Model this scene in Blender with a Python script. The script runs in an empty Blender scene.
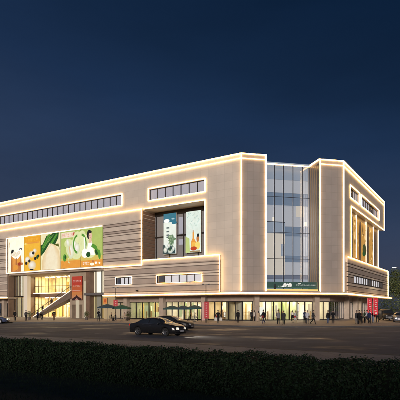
import bpy, bmesh, math, random
import numpy as np
from mathutils import Vector, Matrix
R = math.radians
random.seed(7); rng = np.random.default_rng(7)
scene = bpy.context.scene
COL = scene.collection

# ------------------------------------------------------------------ camera
EYE = 2.2; FPX = 453.0; HOR = 308.0
cam_d = bpy.data.cameras.new('camera'); cam = bpy.data.objects.new('camera', cam_d); COL.objects.link(cam)
cam.location = (0, 0, EYE); cam.rotation_euler = (R(90), 0, 0)
cam_d.sensor_width = 36; cam_d.lens = FPX/400*36; cam_d.shift_y = (HOR-200)/400
cam_d.clip_end = 5000
scene.camera = cam

# ------------------------------------------------------------------ sky and dusk sun
SUN_EL, SUN_ROT = 0.0, 205.0
world = bpy.data.worlds.new('World'); scene.world = world; world.use_nodes = True
wt = world.node_tree; wt.nodes.clear()
def wn(t, **k):
    n = wt.nodes.new(t)
    for a, b in k.items(): setattr(n, a, b)
    return n
w_out = wn('ShaderNodeOutputWorld'); w_bg = wn('ShaderNodeBackground'); w_bg.inputs['Strength'].default_value = 0.12
sky = wn('ShaderNodeTexSky', sky_type='NISHITA', sun_disc=False, sun_elevation=R(SUN_EL), sun_rotation=R(SUN_ROT), ozone_density=3.0)
tc = wn('ShaderNodeTexCoord'); sx = wn('ShaderNodeSeparateXYZ'); wt.links.new(tc.outputs['Generated'], sx.inputs[0])
m1 = wn('ShaderNodeMath', operation='MULTIPLY_ADD'); m1.inputs[1].default_value = .6; m1.inputs[2].default_value = 1.0
wt.links.new(sx.outputs['X'], m1.inputs[0])
m2 = wn('ShaderNodeMath', operation='MULTIPLY'); wt.links.new(sx.outputs['Z'], m2.inputs[0]); wt.links.new(m1.outputs[0], m2.inputs[1])
rp = wn('ShaderNodeValToRGB'); er = rp.color_ramp.elements
SKYR = [(0, (.050, .058, .085)), (.13, (.036, .052, .100)), (.24, (.026, .046, .100)), (.38, (.0115, .029, .076)), (.48, (.0062, .019, .052)), (.68, (.0013, .009, .029)), (1, (.0008, .006, .02))]
for i, (p, c) in enumerate(SKYR):
    e = er[i] if i < 2 else er.new(p)
    e.position = p; e.color = tuple(v/.12 for v in c)+(1,)
wt.links.new(m2.outputs[0], rp.inputs[0])
mixs = wn('ShaderNodeMixRGB'); mixs.inputs[0].default_value = .14
wt.links.new(rp.outputs[0], mixs.inputs[1]); wt.links.new(sky.outputs[0], mixs.inputs[2])
# faint drifting cloud banks
mp = wn('ShaderNodeMapping'); mp.inputs['Scale'].default_value = (1.2, 1.2, 4.5)
nz = wn('ShaderNodeTexNoise'); nz.inputs['Scale'].default_value = 1.6; nz.inputs['Detail'].default_value = 5
mr = wn('ShaderNodeMapRange'); mr.inputs[1].default_value = .3; mr.inputs[2].default_value = .75; mr.inputs[3].default_value = .85; mr.inputs[4].default_value = 1.17
mul = wn('ShaderNodeVectorMath', operation='SCALE')
wt.links.new(tc.outputs['Generated'], mp.inputs['Vector']); wt.links.new(mp.outputs[0], nz.inputs['Vector'])
wt.links.new(nz.outputs['Fac'], mr.inputs[0]); wt.links.new(mixs.outputs[0], mul.inputs[0])
wt.links.new(mr.outputs[0], mul.inputs['Scale']); wt.links.new(mul.outputs[0], w_bg.inputs['Color'])
wt.links.new(w_bg.outputs[0], w_out.inputs['Surface'])

sd = bpy.data.lights.new('sun', 'SUN'); sun = bpy.data.objects.new('sun', sd); COL.objects.link(sun)
sd.energy = 2.95; sd.angle = R(9); sd.color = (1.0, .89, .80)
sun.rotation_euler = (R(81), 0, R(-12))
scene.view_settings.view_transform = 'Standard'; scene.view_settings.look = 'None'
scene.view_settings.exposure = 0.0; scene.view_settings.gamma = 1.0
scene.view_settings.use_curve_mapping = False

# ------------------------------------------------------------------ materials
MATS = {}
def mat(name, col, rough=.6, metal=0, emit=None, es=0, spec=.5):
    if name in MATS: return MATS[name]
    m = bpy.data.materials.new(name); m.use_nodes = True
    b = m.node_tree.nodes['Principled BSDF']
    b.inputs['Base Color'].default_value = (*col, 1); b.inputs['Roughness'].default_value = rough
    b.inputs['Metallic'].default_value = metal; b.inputs['Specular IOR Level'].default_value = spec
    if emit:
        b.inputs['Emission Color'].default_value = (*emit, 1); b.inputs['Emission Strength'].default_value = es
    MATS[name] = m; return m
def noise_var(m, scale=3, amt=.25, coord='Object', bump=0, detail=5, stretch=None, rough=None):
    nt = m.node_tree; b = nt.nodes['Principled BSDF']; base = tuple(b.inputs['Base Color'].default_value)
    t = nt.nodes.new('ShaderNodeTexCoord'); n = nt.nodes.new('ShaderNodeTexNoise')
    n.inputs['Scale'].default_value = scale; n.inputs['Detail'].default_value = detail
    src = t.outputs[coord]
    if stretch:
        mpn = nt.nodes.new('ShaderNodeMapping'); mpn.inputs['Scale'].default_value = stretch
        nt.links.new(src, mpn.inputs[0]); src = mpn.outputs[0]
    nt.links.new(src, n.inputs['Vector'])
    r = nt.nodes.new('ShaderNodeValToRGB')
    r.color_ramp.elements[0].position = .3; r.color_ramp.elements[1].position = .7
    r.color_ramp.elements[0].color = tuple(c*(1-amt) for c in base[:3])+(1,)
    r.color_ramp.elements[1].color = tuple(min(1, c*(1+amt)) for c in base[:3])+(1,)
    nt.links.new(n.outputs['Fac'], r.inputs[0]); nt.links.new(r.outputs[0], b.inputs['Base Color'])
    if rough:
        q = nt.nodes.new('ShaderNodeMapRange'); q.inputs[1].default_value = .3; q.inputs[2].default_value = .7
        q.inputs[3].default_value = rough[0]; q.inputs[4].default_value = rough[1]
        nt.links.new(n.outputs['Fac'], q.inputs[0]); nt.links.new(q.outputs[0], b.inputs['Roughness'])
    if bump:
        bp = nt.nodes.new('ShaderNodeBump'); bp.inputs['Strength'].default_value = bump; bp.inputs['Distance'].default_value = .02
        n2 = nt.nodes.new('ShaderNodeTexNoise'); n2.inputs['Scale'].default_value = scale*12; n2.inputs['Detail'].default_value = 3
        nt.links.new(src, n2.inputs['Vector'])
        nt.links.new(n2.outputs['Fac'], bp.inputs['Height']); nt.links.new(bp.outputs[0], b.inputs['Normal'])
    return m
def panel_mat(name, col, bw, bh, amt=.08, joint=.6, rough=.55):
    """stone / metal panels with thin joints, laid on metre UVs"""
    m = mat(name, col, rough); nt = m.node_tree; b = nt.nodes['Principled BSDF']
    t = nt.nodes.new('ShaderNodeTexCoord'); k = nt.nodes.new('ShaderNodeTexBrick')
    k.offset = 0.0; k.inputs['Scale'].default_value = 1; k.inputs['Brick Width'].default_value = bw
    k.inputs['Row Height'].default_value = bh; k.inputs['Mortar Size'].default_value = .018; k.inputs['Mortar Smooth'].default_value = .1
    k.inputs['Color1'].default_value = tuple(c*(1-amt) for c in col)+(1,); k.inputs['Color2'].default_value = tuple(c*(1+amt) for c in col)+(1,)
    k.inputs['Mortar'].default_value = tuple(c*joint for c in col)+(1,)
    n = nt.nodes.new('ShaderNodeTexNoise'); n.inputs['Scale'].default_value = .35; n.inputs['Detail'].default_value = 6
    mx = nt.nodes.new('ShaderNodeMixRGB'); mx.blend_type = 'MULTIPLY'; mx.inputs[0].default_value = 1
    mrr = nt.nodes.new('ShaderNodeMapRange'); mrr.inputs[3].default_value = .80; mrr.inputs[4].default_value = 1.14
    nt.links.new(t.outputs['UV'], k.inputs['Vector']); nt.links.new(t.outputs['UV'], n.inputs['Vector'])
    nt.links.new(n.outputs['Fac'], mrr.inputs[0]); nt.links.new(k.outputs['Color'], mx.inputs[1]); nt.links.new(mrr.outputs[0], mx.inputs[2])
    nt.links.new(mx.outputs[0], b.inputs['Base Color'])
    return m
def glass_mat(name, tint, refl=.08, rough=.02):
    m = bpy.data.materials.new(name); m.use_nodes = True; nt = m.node_tree; nt.nodes.clear()
    o = nt.nodes.new('ShaderNodeOutputMaterial'); tr = nt.nodes.new('ShaderNodeBsdfTransparent'); gl = nt.nodes.new('ShaderNodeBsdfGlossy')
    tr.inputs[0].default_value = (*tint, 1); gl.inputs['Roughness'].default_value = rough
    fr = nt.nodes.new('ShaderNodeFresnel'); fr.inputs[0].default_value = 1.5
    ad = nt.nodes.new('ShaderNodeMath'); ad.operation = 'ADD'; ad.inputs[1].default_value = refl; ad.use_clamp = True
    mx = nt.nodes.new('ShaderNodeMixShader')
    nt.links.new(fr.outputs[0], ad.inputs[0]); nt.links.new(ad.outputs[0], mx.inputs[0])
    nt.links.new(tr.outputs[0], mx.inputs[1]); nt.links.new(gl.outputs[0], mx.inputs[2]); nt.links.new(mx.outputs[0], o.inputs[0])
    MATS[name] = m; return m
def glow(name, col, s):
    return mat(name, tuple(c*.12 for c in col), .4, emit=col, es=s)

WALL = panel_mat('stone_panels', (.57, .505, .435), 1.5, 1.25, .045, .82)
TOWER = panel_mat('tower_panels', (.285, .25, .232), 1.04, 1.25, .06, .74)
CLAD = noise_var(mat('striped_cladding', (.54, .465, .395), .5), .6, .1, 'UV')
CLAD2 = noise_var(mat('striped_cladding_dark', (.37, .305, .26), .5), .6, .1, 'UV')
GROOVE = mat('cladding_groove', (.20, .16, .135), .8)
SOFFIT = noise_var(mat('soffit', (.30, .235, .19), .6), 1.2, .12)
BROWN = noise_var(mat('brown_panel', (.16, .10, .07), .5), 1.0, .15)
COLM = noise_var(mat('column_stone', (.36, .29, .235), .45), 1.5, .12)
FRAME = mat('dark_frame', (.035, .03, .028), .4, .6)
LED = glow('led_strip', (1.0, .58, .19), 13.0)
def led_segments(m, lo, hi):
    nt = m.node_tree; b = nt.nodes['Principled BSDF']; t = nt.nodes.new('ShaderNodeTexCoord'); n = nt.nodes.new('ShaderNodeTexNoise'); n.inputs['Scale'].default_value = 1.7; n.inputs['Detail'].default_value = 3
    q = nt.nodes.new('ShaderNodeMapRange'); q.inputs[1].default_value = .3; q.inputs[2].default_value = .7; q.inputs[3].default_value = lo; q.inputs[4].default_value = hi
    nt.links.new(t.outputs['Object'], n.inputs['Vector']); nt.links.new(n.outputs['Fac'], q.inputs[0]); nt.links.new(q.outputs[0], b.inputs['Emission Strength'])
led_segments(LED, 7.5, 13)
LEDW = glow('white_led_strip', (1.0, .8, .52), 4.0)
WINP = glow('lit_window_blind', (.62, .61, .70), .52)
WINB = glow('bright_window_blind', (.80, .78, .82), .72)
WIND = mat('dim_window', (.05, .06, .09), .12)
GLASS = glass_mat('shop_glass', (.93, .95, .92), .03)
CGLASS = glass_mat('curtain_glass', (.84, .86, .90), .06)
DGLASS = glass_mat('dark_glass', (.35, .38, .42), .12)
ROOF = mat('roof_membrane', (.12, .12, .12), .9)
SHOPW = noise_var(mat('shop_wall', (.70, .60, .40), .7), .5, .25)
SHOPF = mat('shop_floor', (.5, .42, .3), .3)
LAMPW = glow('shop_ceiling_lamp', (1.0, .86, .62), 58.0)
GOLDL = glow('hall_lamp', (1.0, .80, .46), 210.0)
WHITEP = glow('backlit_white_panel', (1.0, .90, .74), 1.15)
BLACK = mat('black', (.012, .012, .012), .5)
ASPH = noise_var(mat('asphalt', (.135, .140, .165), .75, spec=.2), .3, .22, 'Object', .5, 8, (.7, 1.0, 1))
def wet_patches(m):
    nt = m.node_tree; b = nt.nodes['Principled BSDF']; t = nt.nodes.new('ShaderNodeTexCoord'); p = nt.nodes.new('ShaderNodeMapping'); p.inputs['Scale'].default_value = (.13, .17, 1)
    n = nt.nodes.new('ShaderNodeTexNoise'); n.inputs['Scale'].default_value = 1; n.inputs['Detail'].default_value = 9; n.inputs['Roughness'].default_value = .65
    q = nt.nodes.new('ShaderNodeMapRange'); q.inputs[1].default_value = .52; q.inputs[2].default_value = .68; q.inputs[3].default_value = .78; q.inputs[4].default_value = .30
    k = nt.nodes.new('ShaderNodeMapRange'); k.inputs[1].default_value = .52; k.inputs[2].default_value = .68; k.inputs[3].default_value = .12; k.inputs[4].default_value = .5
    nt.links.new(t.outputs['Object'], p.inputs[0]); nt.links.new(p.outputs[0], n.inputs['Vector'])
    for z, i in ((q, 'Roughness'), (k, 'Specular IOR Level')): nt.links.new(n.outputs['Fac'], z.inputs[0]); nt.links.new(z.outputs[0], b.inputs[i])
wet_patches(ASPH)
KERB = noise_var(mat('kerb_stone', (.06, .058, .06), .7), 2, .15)
PAVE = panel_mat('plaza_paving', (.33, .285, .26), 1.2, 1.2, .10, .6, .65)
PAVE2 = panel_mat('pavement_slabs', (.26, .255, .28), .6, .6, .1, .7, .7)
PAINT = noise_var(mat('road_paint', (.30, .30, .31), .7), 3, .35)
SOIL = noise_var(mat('lawn_soil', (.05, .065, .036), .95), 2, .3)
GRASS = noise_var(mat('grass_blade', (.06, .105, .04), .8), 1.5, .35)

# ------------------------------------------------------------------ mesh building
class Frame:
    def __init__(s, o, ang, flip):
        s.o = Vector((o[0], o[1])); s.u = Vector((math.cos(ang), math.sin(ang)))
        s.n = Vector((-s.u.y, s.u.x)) if flip else Vector((s.u.y, -s.u.x))
    def p(s, u, o, z):
        q = s.o + s.u*u + s.n*o; return (q.x, q.y, z)
    def at(s, px, o=0):
        k = (px-200)/FPX; P = s.o + s.n*o
        return (k*P.y - P.x)/(s.u.x - k*s.u.y)
    def z(s, u, o, py):
        return EYE + (HOR-py)*s.p(u, o, 0)[1]/FPX
A_PT = (6.44, 71.2)
LEN_C = 17.65
FL = Frame(A_PT, R(180-32.6), True)        # long left front
FC = Frame(A_PT, R(12.4), False)           # chamfered corner front
D_PT = FC.p(LEN_C, 0, 0)[:2]
FR = Frame(D_PT, R(57.4), False)           # right front
FI = Frame((0, 0), 0, True)                # identity: u=x, o=y
def ground(px, py):
    Y = FPX*EYE/(py-HOR); return ((px-200)/FPX*Y, Y)

class MB:
    def __init__(s): s.v = []; s.f = []; s.m = []; s.uv = []
    def quad(s, pts, m=0, uv=None):
        i = len(s.v); s.v += [tuple(p) for p in pts]; s.f.append(tuple(range(i, i+len(pts)))); s.m.append(m)
        s.uv.append(uv or [(p[0]+p[1]*.37, p[2]) for p in pts])
    def box(s, F, u0, u1, o0, o1, z0, z1, m=0):
        P = lambda u, o, z: F.p(u, o, z)
        a, b = min(u0, u1), max(u0, u1); c, d = min(o0, o1), max(o0, o1); e, f = min(z0, z1), max(z0, z1)
        for o in (c, d): s.quad([P(a, o, e), P(b, o, e), P(b, o, f), P(a, o, f)], m, [(a, e), (b, e), (b, f), (a, f)])
        for u in (a, b): s.quad([P(u, c, e), P(u, d, e), P(u, d, f), P(u, c, f)], m, [(c, e), (d, e), (d, f), (c, f)])
        for z in (e, f): s.quad([P(a, c, z), P(b, c, z), P(b, d, z), P(a, d, z)], m, [(a, c), (b, c), (b, d), (a, d)])
        return s
    def prism(s, poly, z0, z1, m=0):
        n = len(poly)
        s.quad([(x, y, z1) for x, y in poly], m, [(x, y) for x, y in poly])
        s.quad([(x, y, z0) for x, y in poly], m, [(x, y) for x, y in poly])
        for i in range(n):
            a, b = poly[i], poly[(i+1) % n]
            l = math.dist(a, b)
            s.quad([(*a, z0), (*b, z0), (*b, z1), (*a, z1)], m, [(0, z0), (l, z0), (l, z1), (0, z1)])
        return s
    def tube(s, path, r, n=8, m=0, cap=True):
        path = [Vector(p) for p in path]; rs = r if isinstance(r, (list, tuple)) else [r]*len(path)
        rings = []
        for i, p in enumerate(path):
            d = (path[min(i+1, len(path)-1)]-path[max(i-1, 0)]).normalized()
            a = d.cross(Vector((0, 0, 1)) if abs(d.z) < .95 else Vector((1, 0, 0))).normalized(); b = d.cross(a)
            rings.append([p+(a*math.cos(t)+b*math.sin(t))*rs[i] for t in [2*math.pi*k/n for k in range(n)]])
        for i in range(len(rings)-1):
            for k in range(n):
                s.quad([rings[i][k], rings[i][(k+1) % n], rings[i+1][(k+1) % n], rings[i+1][k]], m)
        if cap:
            s.quad(rings[0], m); s.quad(rings[-1], m)
        return s
    def lathe(s, prof, c=(0, 0, 0), axis='z', n=16, m=0):
        def P(r, h, t):
            if axis == 'z': return (c[0]+r*math.cos(t), c[1]+r*math.sin(t), c[2]+h)
            return (c[0]+r*math.cos(t), c[1]+h, c[2]+r*math.sin(t))
        for i in range(len(prof)-1):
            (r0, h0), (r1, h1) = prof[i], prof[i+1]
            for k in range(n):
                t0, t1 = 2*math.pi*k/n, 2*math.pi*(k+1)/n
                pts = [P(r0, h0, t0), P(r0, h0, t1), P(r1, h1, t1), P(r1, h1, t0)]
                if r0 < 1e-6: pts = pts[1:]
                elif r1 < 1e-6: pts = pts[:3]
                s.quad(pts, m)
        return s
    def ball(s, c, r, n=10, m=0):
        prof = [(math.sin(math.pi*i/6)*1.0, -math.cos(math.pi*i/6)) for i in range(7)]
        prof[0] = (0, -1); prof[-1] = (0, 1)
        base = len(s.v)
        s.lathe(prof, n=n, m=m)
        for i in range(base, len(s.v)):
            x, y, z = s.v[i]; s.v[i] = (c[0]+x*r[0], c[1]+y*r[1], c[2]+z*r[2])
        return s
    def build(s, name, mats, parent=None, root=None, smooth=False, weld=True):
        if not isinstance(mats, (list, tuple)): mats = [mats]
        off = Vector(root.location) if root is not None else Vector((0, 0, 0))
        me = bpy.data.meshes.new(name)
        me.from_pydata([(v[0]-off.x, v[1]-off.y, v[2]-off.z) for v in s.v], [], s.f)
        for mm in mats: me.materials.append(mm)
        me.polygons.foreach_set('material_index', s.m)
        ul = me.uv_layers.new(name='UVMap')
        ul.data.foreach_set('uv', [c for f in s.uv for p in f for c in p])
        bm = bmesh.new(); bm.from_mesh(me)
        if weld:
            bmesh.ops.remove_doubles(bm, verts=bm.verts, dist=1e-4)
            bmesh.ops.recalc_face_normals(bm, faces=bm.faces)
        for f in bm.faces: f.smooth = smooth
        bm.to_mesh(me); bm.free()
        o = bpy.data.objects.new(name, me); COL.objects.link(o)
        if parent is not None: o.parent = parent
        return o
def tag(o, label=None, cat=None, group=None, kind=None):
    if label: o['label'] = label
    if cat: o['category'] = cat
    if group: o['group'] = group
    if kind: o['kind'] = kind
    return o
def empty(name, loc=(0, 0, 0), rz=0, label=None, cat=None, group=None):
    o = bpy.data.objects.new(name, None); COL.objects.link(o); o.location = loc; o.rotation_euler = (0, 0, rz)
    o.empty_display_size = .2
    return tag(o, label, cat, group)
def kids(o): return [c for c in bpy.data.objects if c.parent == o]
def copy_tree(o, parent=None):
    c = o.copy(); COL.objects.link(c); c.parent = parent
    for ch in kids(o): copy_tree(ch, c)
    return c
def wall_sheet(mb, F, u0, u1, z0, z1, of, ob, holes, m=0):
    us = sorted(set([u0, u1]+[min(max(x, u0), u1) for h in holes for x in h[:2]]))
    zs = sorted(set([z0, z1]+[min(max(x, z0), z1) for h in holes for x in h[2:]]))
    def solid(i, j):
        if i < 0 or j < 0 or i >= len(us)-1 or j >= len(zs)-1: return False
        uc, zc = (us[i]+us[i+1])/2, (zs[j]+zs[j+1])/2
        return not any(h[0] < uc < h[1] and h[2] < zc < h[3] for h in holes)
    P = F.p
    for i in range(len(us)-1):
        for j in range(len(zs)-1):
            if not solid(i, j): continue
            a, b, e, f = us[i], us[i+1], zs[j], zs[j+1]
            mb.quad([P(a, of, e), P(b, of, e), P(b, of, f), P(a, of, f)], m, [(a, e), (b, e), (b, f), (a, f)])
            if not solid(i-1, j): mb.quad([P(a, of, e), P(a, ob, e), P(a, ob, f), P(a, of, f)], m, [(of, e), (ob, e), (ob, f), (of, f)])
            if not solid(i+1, j): mb.quad([P(b, of, e), P(b, ob, e), P(b, ob, f), P(b, of, f)], m, [(of, e), (ob, e), (ob, f), (of, f)])
            if not solid(i, j-1): mb.quad([P(a, of, e), P(b, of, e), P(b, ob, e), P(a, ob, e)], m, [(a, of), (b, of), (b, ob), (a, ob)])
            if not solid(i, j+1): mb.quad([P(a, of, f), P(b, of, f), P(b, ob, f), P(a, ob, f)], m, [(a, of), (b, of), (b, ob), (a, ob)])

# ------------------------------------------------------------------ ground, road, plaza, lawn
def sheet(name, poly, z, m):
    mb = MB(); mb.quad([(x, y, z) for x, y in poly], 0, [(x, y) for x, y in poly])
    return tag(mb.build(name, m, weld=False), kind='structure')
sheet('ground', [(-900, -300), (900, -300), (900, 1500), (-900, 1500)], -.012, SOIL)
NEAR = [ground(0, 336.5), ground(140, 342.5), ground(270, 351), ground(400, 358)]
def along(p, d, t): return (p[0]+d[0]*t, p[1]+d[1]*t)
Ld = (FL.u.x, FL.u.y)
near_line = [along(NEAR[0], Ld, 120)] + NEAR[:3] + [along(NEAR[2], Ld, -16), along(NEAR[2], Ld, -90)]
kerb_px = [(0, 323.2), (60, 323.2), (110, 323.5), (150, 324.3), (180, 324.9), (210, 325.9), (240, 326.8), (270, 327.2), (300, 327.4), (340, 327.3), (400, 326.8)]
far_line = [ground(*k) for k in kerb_px]
far_line = [(-140, 103)] + [along(far_line[0], (-.97, .24), 25)] + far_line + [(60, 66), (150, 95)]
sheet('road', [(-400, 90), (-400, 170)] + far_line + [(400, 170), (400, -120)] + near_line[::-1], 0.0, ASPH)
pl = MB(); pl.prism(far_line + [(200, 260), (-220, 300)], -.2, .13)
tag(pl.build('plaza', PAVE), kind='structure')
def offset_line(line, d):
    out = []
    for i, p in enumerate(line):
        a = Vector(line[max(i-1, 0)]); b = Vector(line[min(i+1, len(line)-1)]); t = (b-a).normalized(); n = Vector((-t.y, t.x))
        out.append((p[0]+n.x*d, p[1]+n.y*d))
    return out
kb = MB(); o1 = offset_line(far_line, -.16); kb.prism(o1 + offset_line(far_line, .12)[::-1], -.2, .142)
tag(kb.build('kerb', KERB), kind='structure')
hedge_f0 = ground(0, 370); HD = Ld
hp = lambda t, o: (hedge_f0[0]-HD[0]*t - FL.n.x*o, hedge_f0[1]-HD[1]*t - FL.n.y*o)   # t to the right, o away from the viewer
nb = MB(); nb.prism(near_line + [hp(90, 1.2), hp(-120, 1.2)], -.2, .12)
tag(nb.build('pavement', PAVE2), kind='structure')
nk = MB(); nk.prism(offset_line(near_line, .16) + offset_line(near_line, -.12)[::-1], -.2, .132)
tag(nk.build('kerb', KERB), kind='structure')
lm = MB(); lm.quad([(*hp(-120, 1.19), .02), (*hp(120, 1.19), .02), (*hp(120, -60), .02), (*hp(-120, -60), .02)])
tag(lm.build('lawn', SOIL, weld=False), kind='structure')
# painted lane lines
mk = MB()
def mark(c, d, l, w):
    n = (-d[1], d[0]); a = along(c, d, -l/2); b = along(c, d, l/2)
    mk.quad([(a[0]+n[0]*w/2, a[1]+n[1]*w/2, .004), (b[0]+n[0]*w/2, b[1]+n[1]*w/2, .004), (b[0]-n[0]*w/2, b[1]-n[1]*w/2, .004), (a[0]-n[0]*w/2, a[1]-n[1]*w/2, .004)])
base = ground(110, 334)
for k in range(-9, 12):
    mark(along(base, Ld, k*7.5), Ld, 3.6, .16)
base2 = ground(150, 330)
for k in range(-3, 9): mark(along(base2, Ld, k*7.5), Ld, 3.6, .16)
edge = offset_line(near_line, .55)
for a, b in zip(edge[:-1], edge[1:]):
    dv = Vector(b)-Vector(a)
    mark(((a[0]+b[0])/2, (a[1]+b[1])/2), tuple(dv.normalized()), dv.length, .13)
tag(mk.build('road_markings', PAINT, weld=False), kind='structure')

# ------------------------------------------------------------------ the shopping mall
MALL = empty('shopping_mall', (A_PT[0], A_PT[1], 0), 0, 'large beige shopping mall outlined in warm light strips, with a glazed corner', 'building')
def part(mb, name, mats, parent=None, **k): return mb.build(name, mats, parent or MALL, MALL, **k)
TOP = 26.5; LZ = 4.56; UEND = 80.0; REND = 34.5; MIDU = 19.88; RU0 = 6.66
EN0, EN1 = 29.3, 59.6           # the entrance recess along the left front
WZ0, WZ1 = 21.5, 23.45
w = MB()
wall_sheet(w, FL, 0, UEND, 4.72, TOP, 0, -3.6, [(6.7, 18.5, WZ0, WZ1), (25.0, 78, WZ0, WZ1), (RU0, MIDU, 10.7, 20.0), (MIDU, UEND, 9.0, 20.0), (EN0, EN1, 4, 9.5)])
part(w, 'wall', WALL)
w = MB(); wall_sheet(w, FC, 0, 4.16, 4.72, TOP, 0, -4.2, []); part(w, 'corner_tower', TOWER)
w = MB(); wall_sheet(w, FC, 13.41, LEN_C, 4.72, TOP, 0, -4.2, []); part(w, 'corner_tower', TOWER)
w = MB(); wall_sheet(w, FR, 0, REND, 4.72, TOP, 0, -3.6, [(4.5, 11.0, WZ0, WZ1), (12.3, 28.5, WZ0, WZ1), (5.1, REND, 10.7, 20.0)])
part(w, 'wall', WALL)
# roof slab and the mass behind the fronts
mid = lambda F, u, o: F.p(u, o, 0)[:2]
core = MB(); core.prism([mid(FL, UEND, -3.7), mid(FL, EN1+.5, -3.7), mid(FL, EN1+.5, -12.6), mid(FL, EN0-.5, -12.6), mid(FL, EN0-.5, -3.7), mid(FL, 1.6, -3.7), mid(FC, 3.0, -9.5), mid(FC, 14.6, -9.5), mid(FR, 1.6, -3.7), mid(FR, 33.0, -3.7), (12, 150), (-20, 160)], 5.2, 26.2)
core.prism([mid(FL, EN1+.6, -3.6), mid(FL, EN0-.6, -3.6), mid(FL, EN0-.6, -12.7), mid(FL, EN1+.6, -12.7)], 10.2, 26.19)
part(core, 'roof', ROOF, weld=False)

def striped(name, F, u0, u1, z0, z1, o0, holes=(), seed=1):
    """horizontal cladding boards with recessed shadow grooves, plus openings"""
    g = MB(); rnd = random.Random(seed); H = list(holes)
    wall_sheet(g, F, u0, u1, z0, z1, o0-.16, -3.55, H, 1)
    z = z0; seq = [1.0, .42, .42, .9, .5]; k = seed; EP = .0
    while z < z1-.05:
        h = seq[k % 5]*1.0; k += 1; t = min(z+h, z1)
        b0, b1 = z, t-.13 if t < z1 else z1
        spans = [(u0, u1)]
        for (a, b, c, d) in H:
            if c < b1 and d > b0:
                ns = []
                for (p, q) in spans:
                    if a > p: ns.append((p, min(a, q)))
                    if b < q: ns.append((max(b, p), q))
                    if a >= q or b <= p: ns = ns
                spans = [x for x in ns if x[1]-x[0] > .02]
        for (p, q) in spans: g.box(F, p, q, o0-.155, o0, b0, b1, 0 if (k+seed) % 5 not in (1, 3) else 2)
        z = t
    return part(g, name, [CLAD, GROOVE, CLAD2], weld=False)
# lower boxes with strip windows
striped('striped_cladding', FL, 3.62, EN0, 4.74, 9.93, .35, [(7.0, 16.5, 6.6, 7.9), (22.2, 26.2, 6.6, 7.9)], 2)
g = MB(); g.box(FL, 3.62, MIDU-.02, -3.5, .35, 9.95, 10.75); part(g, 'ledge', CLAD)
striped('striped_cladding', FR, 1.5, 37.0, 4.74, 9.93, .35, [(5.8, 31, 6.6, 7.9)], 2)
g = MB(); g.box(FR, 1.5, 37.0, -3.5, .35, 9.95, 10.75); part(g, 'ledge', CLAD)
striped('striped_cladding', FL, EN1, UEND, 4.74, 9.93, .3, [], 2)
# projecting middle mass with the billboards
g = MB(); g.box(FL, MIDU, UEND, -3.55, .2, 9.95, 10.15); g.box(FL, MIDU, UEND, -3.55, .3, 18.2, 20.0)
g.box(FL, 29.9, 59.5, -3.5, .12, 10.16, 18.19); part(g, 'cornice', CLAD)
striped('striped_cladding', FL, MIDU, 29.85, 10.16, 18.19, .3, [], 3)
striped('striped_cladding', FL, 59.55, UEND, 10.16, 18.19, .3, [], 3)
g = MB(); 
for k in range(14): g.box(FL, MIDU-.01, MIDU-.06, -3.5, .05, 10.9+k*.64, 11.4+k*.64)
part(g, 'reveal_cladding', BROWN)

# strip windows
def strip_window(F, u0, u1, z0, z1, o, pitch, dark=(), base=-.45, pane=None):
    fr = MB(); n = max(2, round((u1-u0)/pitch)); du = (u1-u0)/n
    for k in range(n+1):
        x = u0+k*du; fr.box(F, x-.055, x+.055, o+base-.02, o+base+.14, z0, z1)
    fr.box(F, u0, u1, o+base-.02, o+base+.1, z0, z0+.07); fr.box(F, u0, u1, o+base-.02, o+base+.1, z1-.1, z1)
    f = part(fr, 'window', FRAME, weld=False)
    pn = MB(); 
    for k in range(n):
        m = 1 if k in dark else 0
        pn.quad([F.p(u0+k*du+.06, o+base, z0+.07), F.p(u0+(k+1)*du-.06, o+base, z0+.07), F.p(u0+(k+1)*du-.06, o+base, z1-.1), F.p(u0+k*du+.06, o+base, z1-.1)], m)
        if m == 0:      # hanging blind slats give the panes their soft vertical streaks
            for q in range(3):
                if random.random() < .55:
                    a = u0+k*du+.1+random.random()*(du-.45); pn.quad([F.p(a, o+base-.12, z0+.1), F.p(a+.22, o+base-.12, z0+.1), F.p(a+.22, o+base-.12, z1-.12), F.p(a, o+base-.12, z1-.12)], 1)
    part(pn, 'pane', [pane or WINP, WIND], f, weld=False)
    bx = MB(); bx.box(F, u0, u1, o+base-.5, o+base-.35, z0, z1); part(bx, 'blind', WINP, f)
strip_window(FL, 6.7, 18.5, WZ0, WZ1, 0, 1.68)
strip_window(FL, 25.0, 78, WZ0, WZ1, 0, 1.66)
strip_window(FR, 4.5, 11.0, WZ0, WZ1, 0, 1.62, (1,))
strip_window(FR, 12.3, 28.5, WZ0, WZ1, 0, 1.8, (5, 6))
strip_window(FL, 7.0, 16.5, 6.6, 7.9, .35, 1.58, (5,), -.25, WINB)
strip_window(FL, 22.2, 26.2, 6.6, 7.9, .35, 1.0, (3,), -.25, WINB)
strip_window(FR, 5.8, 31, 6.6, 7.9, .35, 1.8, (6, 7, 12, 13), -.12, WINB)

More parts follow.
